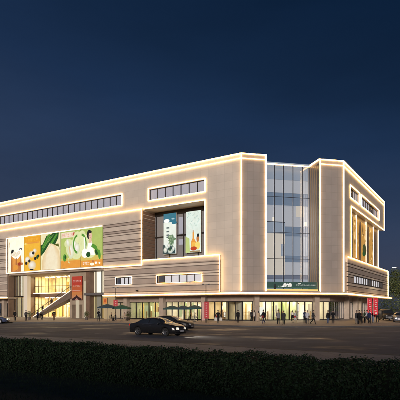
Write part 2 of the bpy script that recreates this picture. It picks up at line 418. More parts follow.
# recessed display bays
g = MB(); g.box(FL, RU0-.3, MIDU+.3, -3.9, -3.55, 10.7, 20.1); bk = part(g, 'display_bay', mat('bay_back', (.20, .205, .22), .25))
g = MB()
for k in range(5):
    x = RU0 + .4 + k*3.1; g.box(FL, x, x+.14, -3.54, -3.38, 10.76, 19.98)
g.box(FL, RU0, MIDU, -3.53, -3.4, 15.2, 15.45); g.box(FL, RU0, MIDU, -3.53, -3.4, 19.2, 19.98)
part(g, 'mullion', FRAME, bk, weld=False)
g = MB()
for (a, b, c, d) in ((FL.at(183.5, -3.4), FL.at(178.5, -3.4), 15.6, 18.6), (FL.at(183.5, -3.4), FL.at(178.5, -3.4), 13.6, 14.6)):
    g.box(FL, a, b, -3.52, -3.46, c, d)
part(g, 'pane', WINP, bk)
g = MB(); g.box(FR, 4.0, 33.0, -3.6, -1.0, 10.7, 20.2); part(g, 'display_bay', mat('bay_cream', (.20, .14, .09), .4))
g = MB(); g.box(FR, 33.01, 33.0+.9, -3.0, -1.1, 10.76, 19.98); part(g, 'corner_glazing', glow('corner_glazing_lit', (.75, .62, .42), .5))

# light strips
def strip(F, a, b, r=.11, m=LED):
    """a, b = (u, o, z)"""
    r *= .62
    (u0, p0, z0), (u1, p1, z1) = a, b; g = MB()
    g.box(F, u0-r if u0 <= u1 else u0+r, u1+r if u0 <= u1 else u1-r, min(p0, p1)-r, max(p0, p1)+r, min(z0, z1)-r, max(z0, z1)+r)
    part(g, 'light_strip', m)
E = .1
def loop(F, u0, u1, z0, z1, o=E, r=.10, m=LED):
    strip(F, (u0, o, z1), (u1, o, z1), r, m); strip(F, (u0, o, z0), (u1, o, z0), r, m)
    strip(F, (u0, o, z0+2*r), (u0, o, z1-2*r), r-.004, m); strip(F, (u1, o, z0+2*r), (u1, o, z1-2*r), r-.004, m)
for F, a, b in ((FL, .1, UEND), (FC, .05, 4.16), (FC, 13.41, LEN_C-.05), (FR, .1, REND)):
    strip(F, (a, E, TOP), (b, E, TOP), .12); strip(F, (a, E, TOP-.75), (b, E, TOP-.75), .085)
strip(FC, (4.2, -3.3, TOP-.2), (13.3, -3.3, TOP-.2), .12)
g = MB(); g.box(FC, 13.28, 13.40, -3.3, .05, TOP-.1, TOP+.12); part(g, 'light_strip', LED)
for F, u in ((FC, 0), (FC, 4.12), (FC, 13.45), (FR, 0)):
    strip(F, (u, E+.03, 4.95), (u, E+.03, TOP-.2), .105)
strip(FR, (REND, E, 20.2), (REND, E, TOP-.2), .1)
loop(FL, 6.6, 18.6, 21.4, 23.55); loop(FL, 24.9, 78.1, 21.4, 23.55); loop(FR, 4.4, 11.1, 21.4, 23.55); loop(FR, 12.2, 28.6, 21.4, 23.55)
strip(FL, (MIDU, .42, 20.05), (UEND, .42, 20.05), .11)                # eaves of the middle mass
strip(FL, (RU0, E, 20.05), (MIDU-.3, E, 20.05), .105)
strip(FL, (RU0, E, 10.95), (RU0, E, 19.85), .1)
strip(FL, (MIDU, .42, 10.15), (MIDU, .42, 19.85), .11)
strip(FL, (3.62, .45, 10.78), (MIDU-.4, .45, 10.78), .11)
strip(FL, (MIDU, .42, 9.95), (EN0+.4, .42, 9.95), .11)
strip(FL, (3.62, .45, 4.95), (3.62, .45, 10.58), .1)
strip(FL, (RU0, .46, 10.78), (RU0, .46, 10.78), .05)
loop(FL, 7.0, 16.5, 6.55, 7.95, .44, .055); loop(FL, 22.2, 26.2, 6.55, 7.95, .44, .05, LEDW)
strip(FR, (5.1, E, 20.0), (REND, E, 20.0), .11); strip(FR, (5.1, E, 10.95), (5.1, E, 19.8), .105)
strip(FR, (1.5, .45, 10.78), (37.0, .45, 10.78), .11); strip(FR, (37.0, .45, 4.95), (37.0, .45, 10.6), .105)
for u in (12.6, 20.6, 27.8, 32.9): strip(FR, (u, -.9, 10.95), (u, -.9, 19.8), .12, LEDW)
loop(FL, 29.75, 59.65, 10.1, 17.95, .40, .12, LEDW)

# ledge over the ground floor and its light line
def path_off(o, a, b):
    k = math.tan(R(22.5))*o
    return [mid(FL, a, o), mid(FL, -k, o), mid(FC, LEN_C+k, o), mid(FR, b, o)]
g = MB(); g.prism(path_off(.55, EN0, 40.6) + path_off(-3.0, EN0, 40.6)[::-1], 4.3, 4.7); part(g, 'canopy', SOFFIT)
g = MB(); g.prism(path_off(.70, EN0, 40.6) + path_off(.552, EN0, 40.6)[::-1], 4.47, 4.66); part(g, 'light_strip', LED)
g = MB(); g.box(FL, EN1-.6, UEND, -3, .55, 4.3, 4.7); part(g, 'canopy', SOFFIT)
strip(FL, (EN1-.5, .62, 4.56), (UEND, .62, 4.56), .11)
SB = -2.5
g = MB(); g.prism(path_off(SB, EN0, 40) + path_off(SB-.4, EN0, 40)[::-1], 3.34, 4.3); g.box(FL, EN1, UEND, SB, SB-.4, 3.34, 4.3)
part(g, 'fascia', SOFFIT)
# columns of the arcade
cols = [(FL, FL.at(126, -1.9)), (FL, FL.at(162, -1.9)), (FL, FL.at(204, -1.9)), (FC, FC.at(256.5, -1.9)), (FC, FC.at(316.5, -1.9)),
        (FR, FR.at(348, -1.9)), (FR, FR.at(356.5, -1.9)), (FR, 20.0), (FR, 30.0), (FL, 64.0), (FL, 74.0)]
for F, u in cols:
    g = MB(); g.box(F, u-.42, u+.42, -2.48, -1.6, .13, 4.3); part(g, 'column', COLM)
# shop fronts
def shopfront(F, u0, u1, pitch=1.45, o=SB, z1=3.34, lamp=LAMPW, tall=None):
    n = max(1, round((u1-u0)/pitch)); du = (u1-u0)/n; f = MB()
    for k in range(n+1):
        ww = .075 if k % 2 else .11
        f.box(F, u0+k*du-ww, u0+k*du+ww, o-.12, o-.02, .13, z1)
    f.box(F, u0, u1, o-.13, o-.01, .13, .3); f.box(F, u0, u1, o-.11, o-.03, z1-.12, z1-.001)
    sf = part(f, 'shopfront', FRAME, weld=False)
    gl = MB(); gl.quad([F.p(u0, o-.07, .3), F.p(u1, o-.07, .3), F.p(u1, o-.07, z1-.1), F.p(u0, o-.07, z1-.1)]); part(gl, 'pane', GLASS, sf)
SHOP_TINT = [SHOPW, noise_var(mat('shop_wall_white', (.74, .72, .64), .7), .5, .2), noise_var(mat('shop_wall_green', (.56, .60, .40), .7), .5, .2), noise_var(mat('shop_wall_tan', (.58, .44, .28), .7), .5, .25)]
LB = [glow('light_box_cream', (1, .88, .62), .85), glow('light_box_white', (.95, .95, .88), .9), glow('light_box_green', (.62, .70, .38), .6), glow('light_box_gold', (.85, .55, .18), .7)]
def shop_room(F, u0, u1, depth=5.5, o=SB, z1=3.5, lamp=LAMPW, wall=SHOPW, seed=0, lamps=2.4):
    b = MB(); o1 = o-depth
    b.quad([F.p(u0, o1, .13), F.p(u1, o1, .13), F.p(u1, o1, z1), F.p(u0, o1, z1)])
    b.quad([F.p(u0, o-.2, .14), F.p(u1, o-.2, .14), F.p(u1, o1, .14), F.p(u0, o1, .14)], 1)
    b.quad([F.p(u0, o-.2, z1), F.p(u1, o-.2, z1), F.p(u1, o1, z1), F.p(u0, o1, z1)])
    for u in (u0, u1): b.quad([F.p(u, o-.2, .13), F.p(u, o1, .13), F.p(u, o1, z1), F.p(u, o-.2, z1)])
    room = part(b, 'shop_interior', [SHOP_TINT[seed % 4], SHOPF], weld=False)
    rnd = random.Random(seed); u = u0+1.0
    while u < u1-.8:
        l = MB(); l.box(F, u, u+rnd.uniform(.5, 1.1), o-1.2, o-1.5, z1-.09, z1-.03); part(l, 'ceiling_lamp', lamp, room)
        l = MB(); l.box(F, u+.3, u+1.0, o-3.4, o-3.8, z1-.09, z1-.03); part(l, 'ceiling_lamp', lamp, room); u += lamps
    u = u0+.3
    while u < u1-1.2:
        wv = rnd.uniform(.2, 1.0); q0 = o1+rnd.uniform(.2, 3.6); z0 = rnd.choice((.3, .6, 1.4)); x = MB(); x.box(F, u, u+wv, q0, q0+.08, z0, rnd.uniform(2.2, 3.25)); part(x, 'light_box', LB[rnd.randrange(4)], room); u += wv+rnd.uniform(.5, 1.9)
    # coloured wall panels and partitions behind the glass
    u = u0+.3; gm = [mat('goods_gold', (.6, .42, .14)), mat('goods_green', (.22, .30, .12)), mat('goods_cream', (.75, .66, .48)), mat('goods_brown', (.18, .11, .06)), mat('goods_grey', (.35, .33, .3))]
    while u < u1-.5:
        wv = rnd.choice((.06, .1, .15, .3, .6)); q0 = o1+.1+rnd.uniform(0, 3.2); c = MB(); c.box(F, u, min(u+wv, u1-.1), q0, q0+rnd.uniform(.1, .5), .15 if rnd.random() < .7 else 1.5, rnd.uniform(1.9, 3.3)); part(c, 'display_panel', rnd.choice(gm), room); u += wv+rnd.uniform(.1, .75)
K = math.tan(R(22.5))*2.5
lu = [K, cols[2][1], cols[1][1], cols[0][1], EN0]
for i, (a, b) in enumerate(zip(lu[:-1], lu[1:])):
    shopfront(FL, a+(.43 if i else .05), b-.43 if i < 3 else b)
    shop_room(FL, a+(.1 if i else 3.2), b-.1, seed=i)
cu = [K, cols[3][1], cols[4][1], LEN_C-K]
for i, (a, b) in enumerate(zip(cu[:-1], cu[1:])): shopfront(FC, a+(.43 if i else .05), b-(.43 if i < 2 else .05), 1.3)
for i, (a, b) in enumerate(((K+.05, cols[3][1]+2.9), (cols[3][1]+3.0, cols[4][1]-3.2), (cols[4][1]-3.1, LEN_C-K-.05))): shop_room(FC, a, b, 5.0, seed=(9, 18, 13)[i])
ru = [K, cols[5][1], cols[6][1], 20, 30, 39.8]
for i, (a, b) in enumerate(zip(ru[:-1], ru[1:])):
    shopfront(FR, a+(.43 if i else .05), b-.43, 1.6)
    shop_room(FR, a+(.1 if i else 3.0), b-.1, seed=20+i, lamps=3.2)
for a, b in ((EN1+.2, 63.5), (64.5, 73.5), (74.5, UEND)):
    shopfront(FL, a, b); shop_room(FL, a, b, seed=int(a))

# corner curtain wall
g = MB(); g.quad([FC.p(4.17, -3.43, 4.72), FC.p(13.40, -3.43, 4.72), FC.p(13.40, -3.43, 26.2), FC.p(4.17, -3.43, 26.2)]); cw = part(g, 'curtain_wall', CGLASS, weld=False)
g = MB()
for px in (266.5, 274.2, 283.2, 292.8, 302.2, 309.7):
    u = FC.at(px, -3.4); g.box(FC, u-.055, u+.055, -3.42, -3.28, 4.73, 26.25)
for z in (10.5, 14.9, 20.9): g.box(FC, 4.18, 13.39, -3.42, -3.36, z-.035, z+.035)
part(g, 'mullion', mat('curtain_mullion', (.03, .035, .05), .4, .5), cw, weld=False)
# floors and lit blinds behind it; glowing blue and grey bands paint reflected sky
bl = MB(); cm = [glow('blind_cream', (.84, .75, .62), .74), glow('blind_lavender', (.62, .63, .66), .68), glow('sky_reflection_blue', (.28, .37, .49), .54), glow('sky_reflection_grey', (.44, .51, .60), .60), glow('hall_light', (1, .9, .72), .95), glow('blind_deep', (.28, .32, .42), .45)]
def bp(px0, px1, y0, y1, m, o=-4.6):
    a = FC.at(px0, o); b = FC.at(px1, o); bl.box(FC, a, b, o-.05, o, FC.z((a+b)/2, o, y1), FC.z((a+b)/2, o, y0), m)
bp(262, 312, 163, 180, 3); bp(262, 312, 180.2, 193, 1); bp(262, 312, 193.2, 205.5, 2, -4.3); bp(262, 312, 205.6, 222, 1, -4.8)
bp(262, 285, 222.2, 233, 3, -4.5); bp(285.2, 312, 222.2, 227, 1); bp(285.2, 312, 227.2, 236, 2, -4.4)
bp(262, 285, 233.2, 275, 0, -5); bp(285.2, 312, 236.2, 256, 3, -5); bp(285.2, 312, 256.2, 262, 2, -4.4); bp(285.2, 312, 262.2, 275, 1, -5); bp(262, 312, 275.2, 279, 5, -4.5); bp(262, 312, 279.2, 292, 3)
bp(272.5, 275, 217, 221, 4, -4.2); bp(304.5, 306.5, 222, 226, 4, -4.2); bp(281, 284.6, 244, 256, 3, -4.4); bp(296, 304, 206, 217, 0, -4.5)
part(bl, 'blind', cm, cw, weld=False)  # blinds together with the painted sky reflection bands
g = MB()
for z in (9.0, 14.2, 19.6, 24.4): g.box(FC, 4.2, 13.38, -9.4, -5.1, z-.2, z+.2)
part(g, 'floor_slab', SOFFIT, cw, weld=False)
g = MB(); g.box(FC, 13.36, 13.405, -3.36, -.2, 5.02, 25.9); rc = part(g, 'return_panel', mat('return_bronze', (.085, .065, .055), .3, .3))
g = MB()
for o_ in (-3.2, -2.45, -1.7, -.95): g.box(FC, 13.32, 13.359, o_-.05, o_+.05, 5.03, 25.88)
part(g, 'fin', mat('return_gold', (.30, .20, .09), .35, .4), rc, weld=False)
g = MB(); g.box(FC, 4.2, 13.38, -3.4, .2, 4.71, 5.0); part(g, 'terrace', SOFFIT)
g = MB(); g.box(FC, 4.4, 13.2, -.25, -.1, 5.02, 5.24); part(g, 'light_strip', glow('amber_strip', (1, .66, .2), 1.0))

# ------------------------------------------------------------------ entrance hall recess
ce = MB(); ce.box(FL, EN0, EN1, -7.6, -.2, 9.6, 9.93); part(ce, 'soffit', SOFFIT)
HB = -7.0
g = MB(); g.box(FL, EN1+.02, EN1-.28, -7.4, -.05, .13, 9.6); part(g, 'side_wall', BROWN)
n = 10; e0, e1 = FL.at(70, HB), EN1-.4; du = (e1-e0)/n
fr = MB()
for k in range(n+1): fr.box(FL, e0+k*du-.05, e0+k*du+.05, HB-.04, HB+.04, .13, 9.6)
fr.box(FL, e0, e1, HB-.035, HB+.035, 7.3, 7.4); fr.box(FL, e0, e1, HB-.035, HB+.035, 2.9, 3.0)
hall = part(fr, 'entrance_glazing', mat('bronze_frame', (.10, .07, .035), .4, .5), weld=False)
g = MB(); g.quad([FL.p(e0, HB, .13), FL.p(e1, HB, .13), FL.p(e1, HB, 9.6), FL.p(e0, HB, 9.6)]); part(g, 'pane', GLASS, hall)
g = MB(); g.box(FL, e0, e1, HB-5, HB+1.3, 4.75, 5.55); part(g, 'balcony', BROWN)
g = MB(); g.box(FL, e0, e1-1, HB+1.31, HB+1.38, 5.56, 5.72); part(g, 'balcony_light', LEDW)
hi = MB()
for (z0, z1) in ((.13, 4.7), (5.6, 9.6)):
    hi.quad([FL.p(e0, HB-5, z0), FL.p(e1, HB-5, z0), FL.p(e1, HB-5, z1), FL.p(e0, HB-5, z1)])
hi.quad([FL.p(e0, HB-5, 9.6), FL.p(e1, HB-5, 9.6), FL.p(e1, HB-.2, 9.6), FL.p(e0, HB-.2, 9.6)])
for u in (e0, e1): hi.quad([FL.p(u, HB-5, .13), FL.p(u, HB-.1, .13), FL.p(u, HB-.1, 9.6), FL.p(u, HB-5, 9.6)])
hp_ = part(hi, 'hall_interior', noise_var(mat('hall_wall', (.80, .68, .46), .6), .8, .3), weld=False)
rnd = random.Random(5); u = e0+.8
while u < e1-1:
    for z in (9.45, 4.6): g = MB(); g.box(FL, u, u+.9, HB-1.2, HB-1.6, z, z+.08); part(g, 'ceiling_lamp', GOLDL, hp_)
    u += 2.1
u = e0+.2; gm = [MATS['goods_gold'], MATS['goods_cream'], MATS['goods_grey']]
while u < e1-.4:
    wv = rnd.uniform(.3, 1.5); g = MB(); g.box(FL, u, u+wv, HB-4.8, HB-4.3, .15, 4.5 if rnd.random() < .6 else 2.4); part(g, 'display_panel', rnd.choice(gm), hp_)
    g = MB(); g.box(FL, u+.3, u+.3+wv, HB-4.8, HB-4.4, 5.7, rnd.choice((7, 8.6, 9.3))); part(g, 'display_panel', rnd.choice(gm), hp_); u += wv+rnd.uniform(.5, 1.6)
# glazed lobby at the left end of the recess
a, b = FL.at(24, -1.4), EN1-.3
g = MB(); c1 = FL.at(27.6, -1.4); g.box(FL, c1, a, -2.2, -1.3, .13, 9.6); part(g, 'column', mat('white_column', (.74, .68, .58), .4))
vf = MB()
for k in (0, 2, 4, 6): vf.box(FL, a+(b-a)*k/6-.04, a+(b-a)*k/6+.04, -1.53, -1.45, .13, 9.6)
vf.box(FL, a, b, -1.56, -1.3, 4.65, 4.9)
vest = part(vf, 'lobby_glazing', FRAME, weld=False)
g = MB(); g.quad([FL.p(a, -1.5, .13), FL.p(b, -1.5, .13), FL.p(b, -1.5, 9.6), FL.p(a, -1.5, 9.6)]); part(g, 'pane', GLASS, vest)
g = MB(); s6 = (b-a)/6
for k, m in ((0, 0), (1, 2), (2, 0), (3, 1), (4, 2), (5, 1)): g.box(FL, a+s6*k+.1, a+s6*(k+1)-.1, -1.9, -1.8, 5.0, 9.5, m)
for k, m in ((0, 1), (1, 2), (2, 1), (3, 2), (4, 2), (5, 1)): g.box(FL, a+s6*k+.1, a+s6*(k+1)-.1, -1.9, -1.8, .2, 4.5, m)
part(g, 'back_panel', [WHITEP, mat('lobby_grey', (.16, .14, .13), .4), glow('lobby_dim', (.85, .72, .45), .5)], vest, weld=False)
# pier with the red poster, slots and pilaster
p0, p1 = FL.at(86, -1.2), FL.at(70.2, -1.2)
g = MB(); wall_sheet(g, FL, p0, p1, .13, 9.6, -1.2, -6.8, [(FL.at(82.3, -1.2), FL.at(79.4, -1.2), .13, 2.9), (FL.at(75.8, -1.2), FL.at(72.2, -1.2), .13, 2.9)])
part(g, 'pier', noise_var(mat('pier_stone', (.34, .27, .20), .5), 1, .12))
g = MB(); g.box(FL, FL.at(82.3, -1.2), FL.at(72.2, -1.2), -2.0, -1.9, .14, 2.9); part(g, 'pier_recess', BROWN)
g = MB(); g.box(FL, FL.at(85.8, -1.1), FL.at(84.0, -1.1), -1.18, -1.05, .14, 7.6); part(g, 'pilaster', glow('lit_pilaster', (1, .86, .62), .45))
g = MB(); g.box(FL, FL.at(79.0, -1.1), FL.at(76.1, -1.1), -1.18, -1.0, .14, 4.2); part(g, 'pilaster', glow('lit_pilaster', (1, .86, .62), .45))
g = MB(); g.box(FL, FL.at(90, -1.1), FL.at(86.2, -1.1), -3, -1.0, .13, 9.6); part(g, 'column', BROWN)
# glazed bay right of the pier
a, b = EN0-.2, FL.at(90.2, -2)
g = MB(); n = 4
for k in range(n+1): g.box(FL, a+(b-a)*k/n-.04, a+(b-a)*k/n+.04, -2.04, -1.95, .13, 9.6)
bay = part(g, 'bay_glazing', FRAME, weld=False)
g = MB()
for k in range(n): g.box(FL, a+(b-a)*k/n+.1, a+(b-a)*(k+1)/n-.1, -2.3, -2.2, 5.3, 9.5, k % 2)
part(g, 'back_panel', [WHITEP, glow('bay_panel_soft', (1, .86, .62), .75)], bay, weld=False)
g = MB()
for k in range(n): g.box(FL, a+(b-a)*k/n+.1, a+(b-a)*(k+1)/n-.1, -2.3, -2.2, .2, 4.5, k % 3)
part(g, 'back_panel', [glow('bay_low_cream', (1, .82, .42), .42), glow('bay_low_gold', (.8, .55, .2), .4), glow('bay_low_grey', (.6, .55, .42), .3)], bay, weld=False)
g = MB(); g.box(FL, a-.2, b, -2.1, -.3, 4.7, 5.15); part(g, 'bay_canopy', mat('canopy_grey', (.12, .11, .11), .5))
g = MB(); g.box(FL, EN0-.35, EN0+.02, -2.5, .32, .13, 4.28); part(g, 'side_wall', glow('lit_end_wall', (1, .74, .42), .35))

# ------------------------------------------------------------------ signs
def emat(name, col, s=.9): return glow(name, col, s)
class Sheet:
    """flat layered artwork on a panel; coordinates 0..1 from the panel's lower-left corner as seen"""
    def __init__(s, F, uL, uR, z0, z1, o): s.F, s.uL, s.uR, s.z0, s.z1, s.o = F, uL, uR, z0, z1, o; s.mb = MB(); s.mats = []; s.k = 0
    def mi(s, m):
        if m not in s.mats: s.mats.append(m)
        return s.mats.index(m)
    def poly(s, pts, m):
        s.k += 1; o = s.o+.004*s.k
        s.mb.quad([s.F.p(s.uL+(s.uR-s.uL)*x, o, s.z0+(s.z1-s.z0)*y) for x, y in pts], s.mi(m))
    def blob(s, cx, cy, rx, ry, ca, cb, rot=0, n=6, dx=.12, dy=.18, tag_=''):
        for k in range(n):
            f = k/(n-1); c = tuple(a+(b-a)*f for a, b in zip(ca, cb)); sc_ = 1-.78*f
            s.ell(cx-dx*rx*f, cy+dy*ry*f, rx*sc_, ry*sc_, em('tone_%03d_%03d_%03d' % tuple(int(v*40) for v in c), c), rot, 22)
    def rect(s, x0, y0, x1, y1, m): s.poly([(x0, y0), (x1, y0), (x1, y1), (x0, y1)], m)
    def ell(s, cx, cy, rx, ry, m, rot=0, n=18):
        asp = abs(s.uR-s.uL)/(s.z1-s.z0); c, q = math.cos(rot), math.sin(rot); pts = []
        for k in range(n):
            x, y = rx*math.cos(2*math.pi*k/n), ry*math.sin(2*math.pi*k/n)
            pts.append((cx+(x*c-y*q), cy+(x*q+y*c)))
        s.poly(pts, m)
    def ring(s, cx, cy, r, w, m, a0=0, a1=6.283, n=16, asp=1):
        for k in range(n):
            t0, t1 = a0+(a1-a0)*k/n, a0+(a1-a0)*(k+1)/n
            s.k -= 1 if k else 0
            s.poly([(cx+r*asp*math.cos(t0), cy+r*math.sin(t0)), (cx+r*asp*math.cos(t1), cy+r*math.sin(t1)), (cx+(r-w)*asp*math.cos(t1), cy+(r-w)*math.sin(t1)), (cx+(r-w)*asp*math.cos(t0), cy+(r-w)*math.sin(t0))], m)
    def glyphs(s, x0, y0, x1, y1, n, m, seed):
        rnd = random.Random(seed); wv = (x1-x0)/n
        for k in range(n):
            a = x0+k*wv+wv*.1; b = a+wv*.78; s.k -= 3 if k else 0
            for y in (y0, (y0+y1)/2, y1-(y1-y0)*.16):
                if rnd.random() < .8: s.rect(a, y, b, y+(y1-y0)*.16, m); s.k -= 1
            s.k += 1
            x = a+(b-a)*rnd.choice((0, .4, .8)); s.rect(x, y0, x+(b-a)*.2, y1, m); s.k += 1
            s.k += 1
    def build(s, name, parent, root): return s.mb.build(name, s.mats, parent, root, weld=False)
def sign(name, F, uL, uR, z0, z1, o, bg, label, cat, group=None, es=.9, thick=.14, frame=FRAME):
    c = F.p((uL+uR)/2, o, z0); root = empty(name, c, 0, label, cat, group)
    b = MB(); b.box(F, uL, uR, o-thick, o, z0, z1); b.build('backing', frame, root, root)
    S = Sheet(F, uL, uR, z0, z1, o+.004); S.rect(.0, .0, 1, 1, bg); S.root = root; return S
C = {}
def em(n, c, s=None):
    if 'print_'+n in MATS: return MATS['print_'+n]
    m = glow('print_'+n, c, s or .85); nt = m.node_tree; b = nt.nodes['Principled BSDF']
    t = nt.nodes.new('ShaderNodeTexCoord'); q = nt.nodes.new('ShaderNodeTexNoise'); q.inputs['Scale'].default_value = 1.1; q.inputs['Detail'].default_value = 7; q.inputs['Roughness'].default_value = .62
    r = nt.nodes.new('ShaderNodeValToRGB'); r.color_ramp.elements[0].position = .28; r.color_ramp.elements[1].position = .68
    r.color_ramp.elements[0].color = tuple(v*f for v, f in zip(c, (.93, .90, .86)))+(1,); r.color_ramp.elements[1].color = tuple(min(1, v*1.06) for v in c)+(1,)
    nt.links.new(t.outputs['Object'], q.inputs['Vector']); nt.links.new(q.outputs['Fac'], r.inputs[0]); nt.links.new(r.outputs[0], b.inputs['Emission Color'])
    return m
cream = em('cream', (1, .95, .76), 1.0); yel = em('yellow', (.95, .52, .05)); white = em('white', (1, .97, .90), 1.0); blk = em('black', (.02, .02, .02))
brn = em('brown', (.55, .20, .06)); org = em('orange', (.85, .36, .06)); amb = em('amber', (.90, .40, .03)); dgr = em('dark_green', (.02, .09, .02)); mgr = em('leaf_green', (.10, .32, .04))
lgr = em('light_green', (.48, .60, .16)); pgr = em('pale_green', (.80, .85, .45)); pk = em('pink', (.85, .42, .34)); tan_ = em('tan', (.78, .57, .30)); rad = em('radish', (.92, .76, .50)); skin = em('face', (.85, .55, .40))
bt = [FL.at(x, .5) for x in (8.4, 24.2, 40.6, 60.6, 80.8, 102.6)]
GB = 'food billboards over the entrance'
bz0, bz1 = 10.28, 17.78
S = sign('billboard', FL, bt[0], bt[1]+.04, bz0, bz1, .5, cream, 'cream billboard of a brown iced drink, leftmost over the entrance', 'billboard', GB)
S.poly([(.16, 0), (.80, 0), (.84, .30), (.80, .50), (.2, .50), (.17, .3)], brn); S.poly([(.22, .22), (.75, .2), (.79, .46), (.25, .47)], org); S.poly([(.28, 0), (.6, 0), (.64, .24), (.46, .3), (.3, .22)], em('caramel', (.62, .27, .09)))
S.poly([(.16, .50), (.30, .57), (.50, .60), (.72, .66), (.86, .58), (.80, .48), (.62, .38), (.50, .36), (.34, .42)], white); S.poly([(.26, .50), (.52, .56), (.70, .56), (.56, .42), (.42, .42)], cream)
S.poly([(.16, .54), (.22, .67), (.36, .66), (.34, .57), (.26, .55)], blk); S.poly([(.68, .62), (.74, .70), (.90, .68), (.86, .62), (.78, .66)], em('berry', (.14, .12, .16)))

for k in range(8): f = k/7; S.poly([(.20+.045*k, .02), (.235+.045*k, .02), (.25+.045*k, .40-.03*math.sin(f*3.1)), (.215+.045*k, .42-.03*math.sin(f*3.1))], em('tea_%d' % k, (.45+.4*math.sin(f*3.1), .15+.22*math.sin(f*3.1), .04+.05*math.sin(f*3.1))))
for k in range(5): S.blob(.30+.1*k, .52+.035*math.sin(k*2.1), .10, .05, (.90, .76, .52), (1, .97, .9), n=4)
S.ell(.74, .22, .10, .05, em('cherry', (.40, .05, .02))); S.ell(.90, .22, .07, .04, brn); S.poly([(.13, .70), (.16, .70), (.12, .80), (.14, .89), (.08, .88)], tan_); S.ell(.5, .12, .16, .08, org)
S.build('poster_face', S.root, S.root)
S = sign('billboard', FL, bt[1]-.04, bt[2]+.04, bz0, bz1, .5, yel, 'orange yellow billboard of white dumplings, second over the entrance', 'billboard', GB)
S.rect(.03, .82, .97, .97, amb); S.rect(.08, .78, .9, .82, org); S.glyphs(.12, .86, .88, .93, 8, yel, 2)
for x, y, r in ((.5, .15, .24), (.22, .33, .16), (.5, .47, .18), (.68, .56, .12)): S.blob(x, y, r, r*.55, (.80, .62, .34), (1, .97, .9), n=6)
for x, y in ((.16, .22), (.72, .34), (.60, .50), (.9, .40), (.36, .28)): S.ell(x, y, .075, .045, blk)
S.ell(.5, .03, .12, .02, blk); S.ell(.85, .38, .06, .06, dgr); S.ell(.12, .78, .07, .035, em('sun_spot', (1, .75, .2)))
S.build('poster_face', S.root, S.root)
S = sign('billboard', FL, bt[2]-.04, bt[3]+.04, bz0, bz1, .5, em('straw', (.95, .86, .52)), 'billboard of a giant pale radish with dark leaves, third over the entrance', 'billboard', GB)
S.poly([(.0, .38), (.0, .70), (.10, .72), (.3, .95), (.62, .98), (.45, .72), (.2, .50)], dgr); S.poly([(.42, .74), (.6, 1), (.92, 1), (.9, .86), (.72, .66)], dgr)
S.poly([(.04, .62), (.4, .98), (.5, .98), (.16, .6)], mgr); S.poly([(.5, .74), (.8, .98), (.86, .95), (.6, .70)], mgr); S.poly([(.66, .68), (.95, .6), (1, .44), (.9, .7)], em('olive', (.12, .13, .02)))
S.poly([(.06, 0), (.07, .22), (.16, .42), (.34, .60), (.56, .72), (.74, .66), (.92, .52), (1, .42), (1, 0)], rad); 
for k in range(7):
    f = k/6; c = (.86+.12*f, .66+.20*f, .36+.26*f); S.poly([(.06+.24*f, 0), (.07+.24*f, .22+.02*f), (.17+.19*f, .42+.02*f), (.35+.10*f, .60), (.56, .715-.05*f), (.73-.07*f, .655-.04*f), (.91-.16*f, .51-.08*f), (.98-.16*f, .3), (1-.18*f, 0)], em('radish_%d' % k, c))
for k in range(6): x = .06+k*.06; S.poly([(x, .52+k*.045), (x+.30, .90+k*.012), (x+.325, .895+k*.012), (x+.03, .52+k*.045)], (mgr, em('leaf_mid', (.05, .20, .03)), em('leaf_pale', (.22, .38, .10)))[k % 3])
S.build('poster_face', S.root, S.root)
S = sign('billboard', FL, bt[3]-.04, bt[4]+.04, bz0, bz1, .5, lgr, 'green billboard with white blossoms and pink lettering, fourth over the entrance', 'billboard', GB)
S.rect(0, 0, 1, .2, org); S.poly([(0, .2), (1, .2), (1, .32), (0, .26)], em('gold_green', (.75, .58, .14))); S.rect(.04, .82, .70, .97, em('pink_band', (.95, .80, .62)))
S.glyphs(.08, .85, .62, .94, 6, pk, 4); S.ell(.68, .9, .05, .05, em('red_seal', (.6, .1, .08)))
for x, y, a, b in ((.62, .52, .34, .24), (.42, .66, .22, .12), (.8, .36, .26, .14), (.85, .8, .2, .16)): S.ell(x, y, a, b, pgr)
for x, y, a, b, r in ((.38, .68, .08, .12, .5), (.54, .44, .16, .2, .2), (.72, .62, .15, .1, -.4), (.85, .5, .14, .16, 0)): S.blob(x, y, a, b, (.72, .76, .48), (1, .98, .93), r)
S.ring(.90, .62, .26, .06, mgr, 1.7, 4.6, 14, .95); S.ell(.5, .46, .035, .13, tan_, .2); S.ell(.24, .28, .09, .1, mgr); S.ell(.28, .30, .05, .05, dgr); S.ring(.48, .2, .08, .025, pgr, .8, 5.4, 10, .9)
S.build('poster_face', S.root, S.root)
S = sign('billboard', FL, bt[4]-.04, bt[5], bz0, bz1, .5, lgr, 'green billboard with a dark haired woman in white, rightmost over the entrance', 'billboard', GB)
S.rect(0, 0, 1, .17, org); S.poly([(0, .17), (1, .17), (1, .27), (0, .31)], em('gold_green', (.75, .58, .14)))
for x, y, a, b in ((.18, .56, .28, .3), (.42, .4, .3, .18), (.06, .85, .16, .12)): S.ell(x, y, a, b, pgr)
S.ring(.02, .62, .27, .06, mgr, -1.5, 1.5, 14, .95); S.ell(.18, .60, .035, .2, white, .1); S.poly([(.22, .3), (.36, .62), (.52, .66), (.56, .52), (.66, .3)], white); S.ell(.2, .36, .16, .12, white)
S.poly([(.48, .52), (.66, .44), (.80, .28), (.84, .34), (.74, .52), (.56, .60)], mgr); S.ell(.72, .36, .09, .05, dgr, -.8); S.ell(.86, .30, .06, .13, mgr, .2)
S.ell(.40, .84, .115, .12, blk); S.ell(.45, .80, .075, .11, skin); S.poly([(.38, .62), (.52, .62), (.50, .74), (.40, .74)], skin); S.ell(.36, .32, .10, .07, dgr); S.ell(.44, .9, .08, .035, blk)
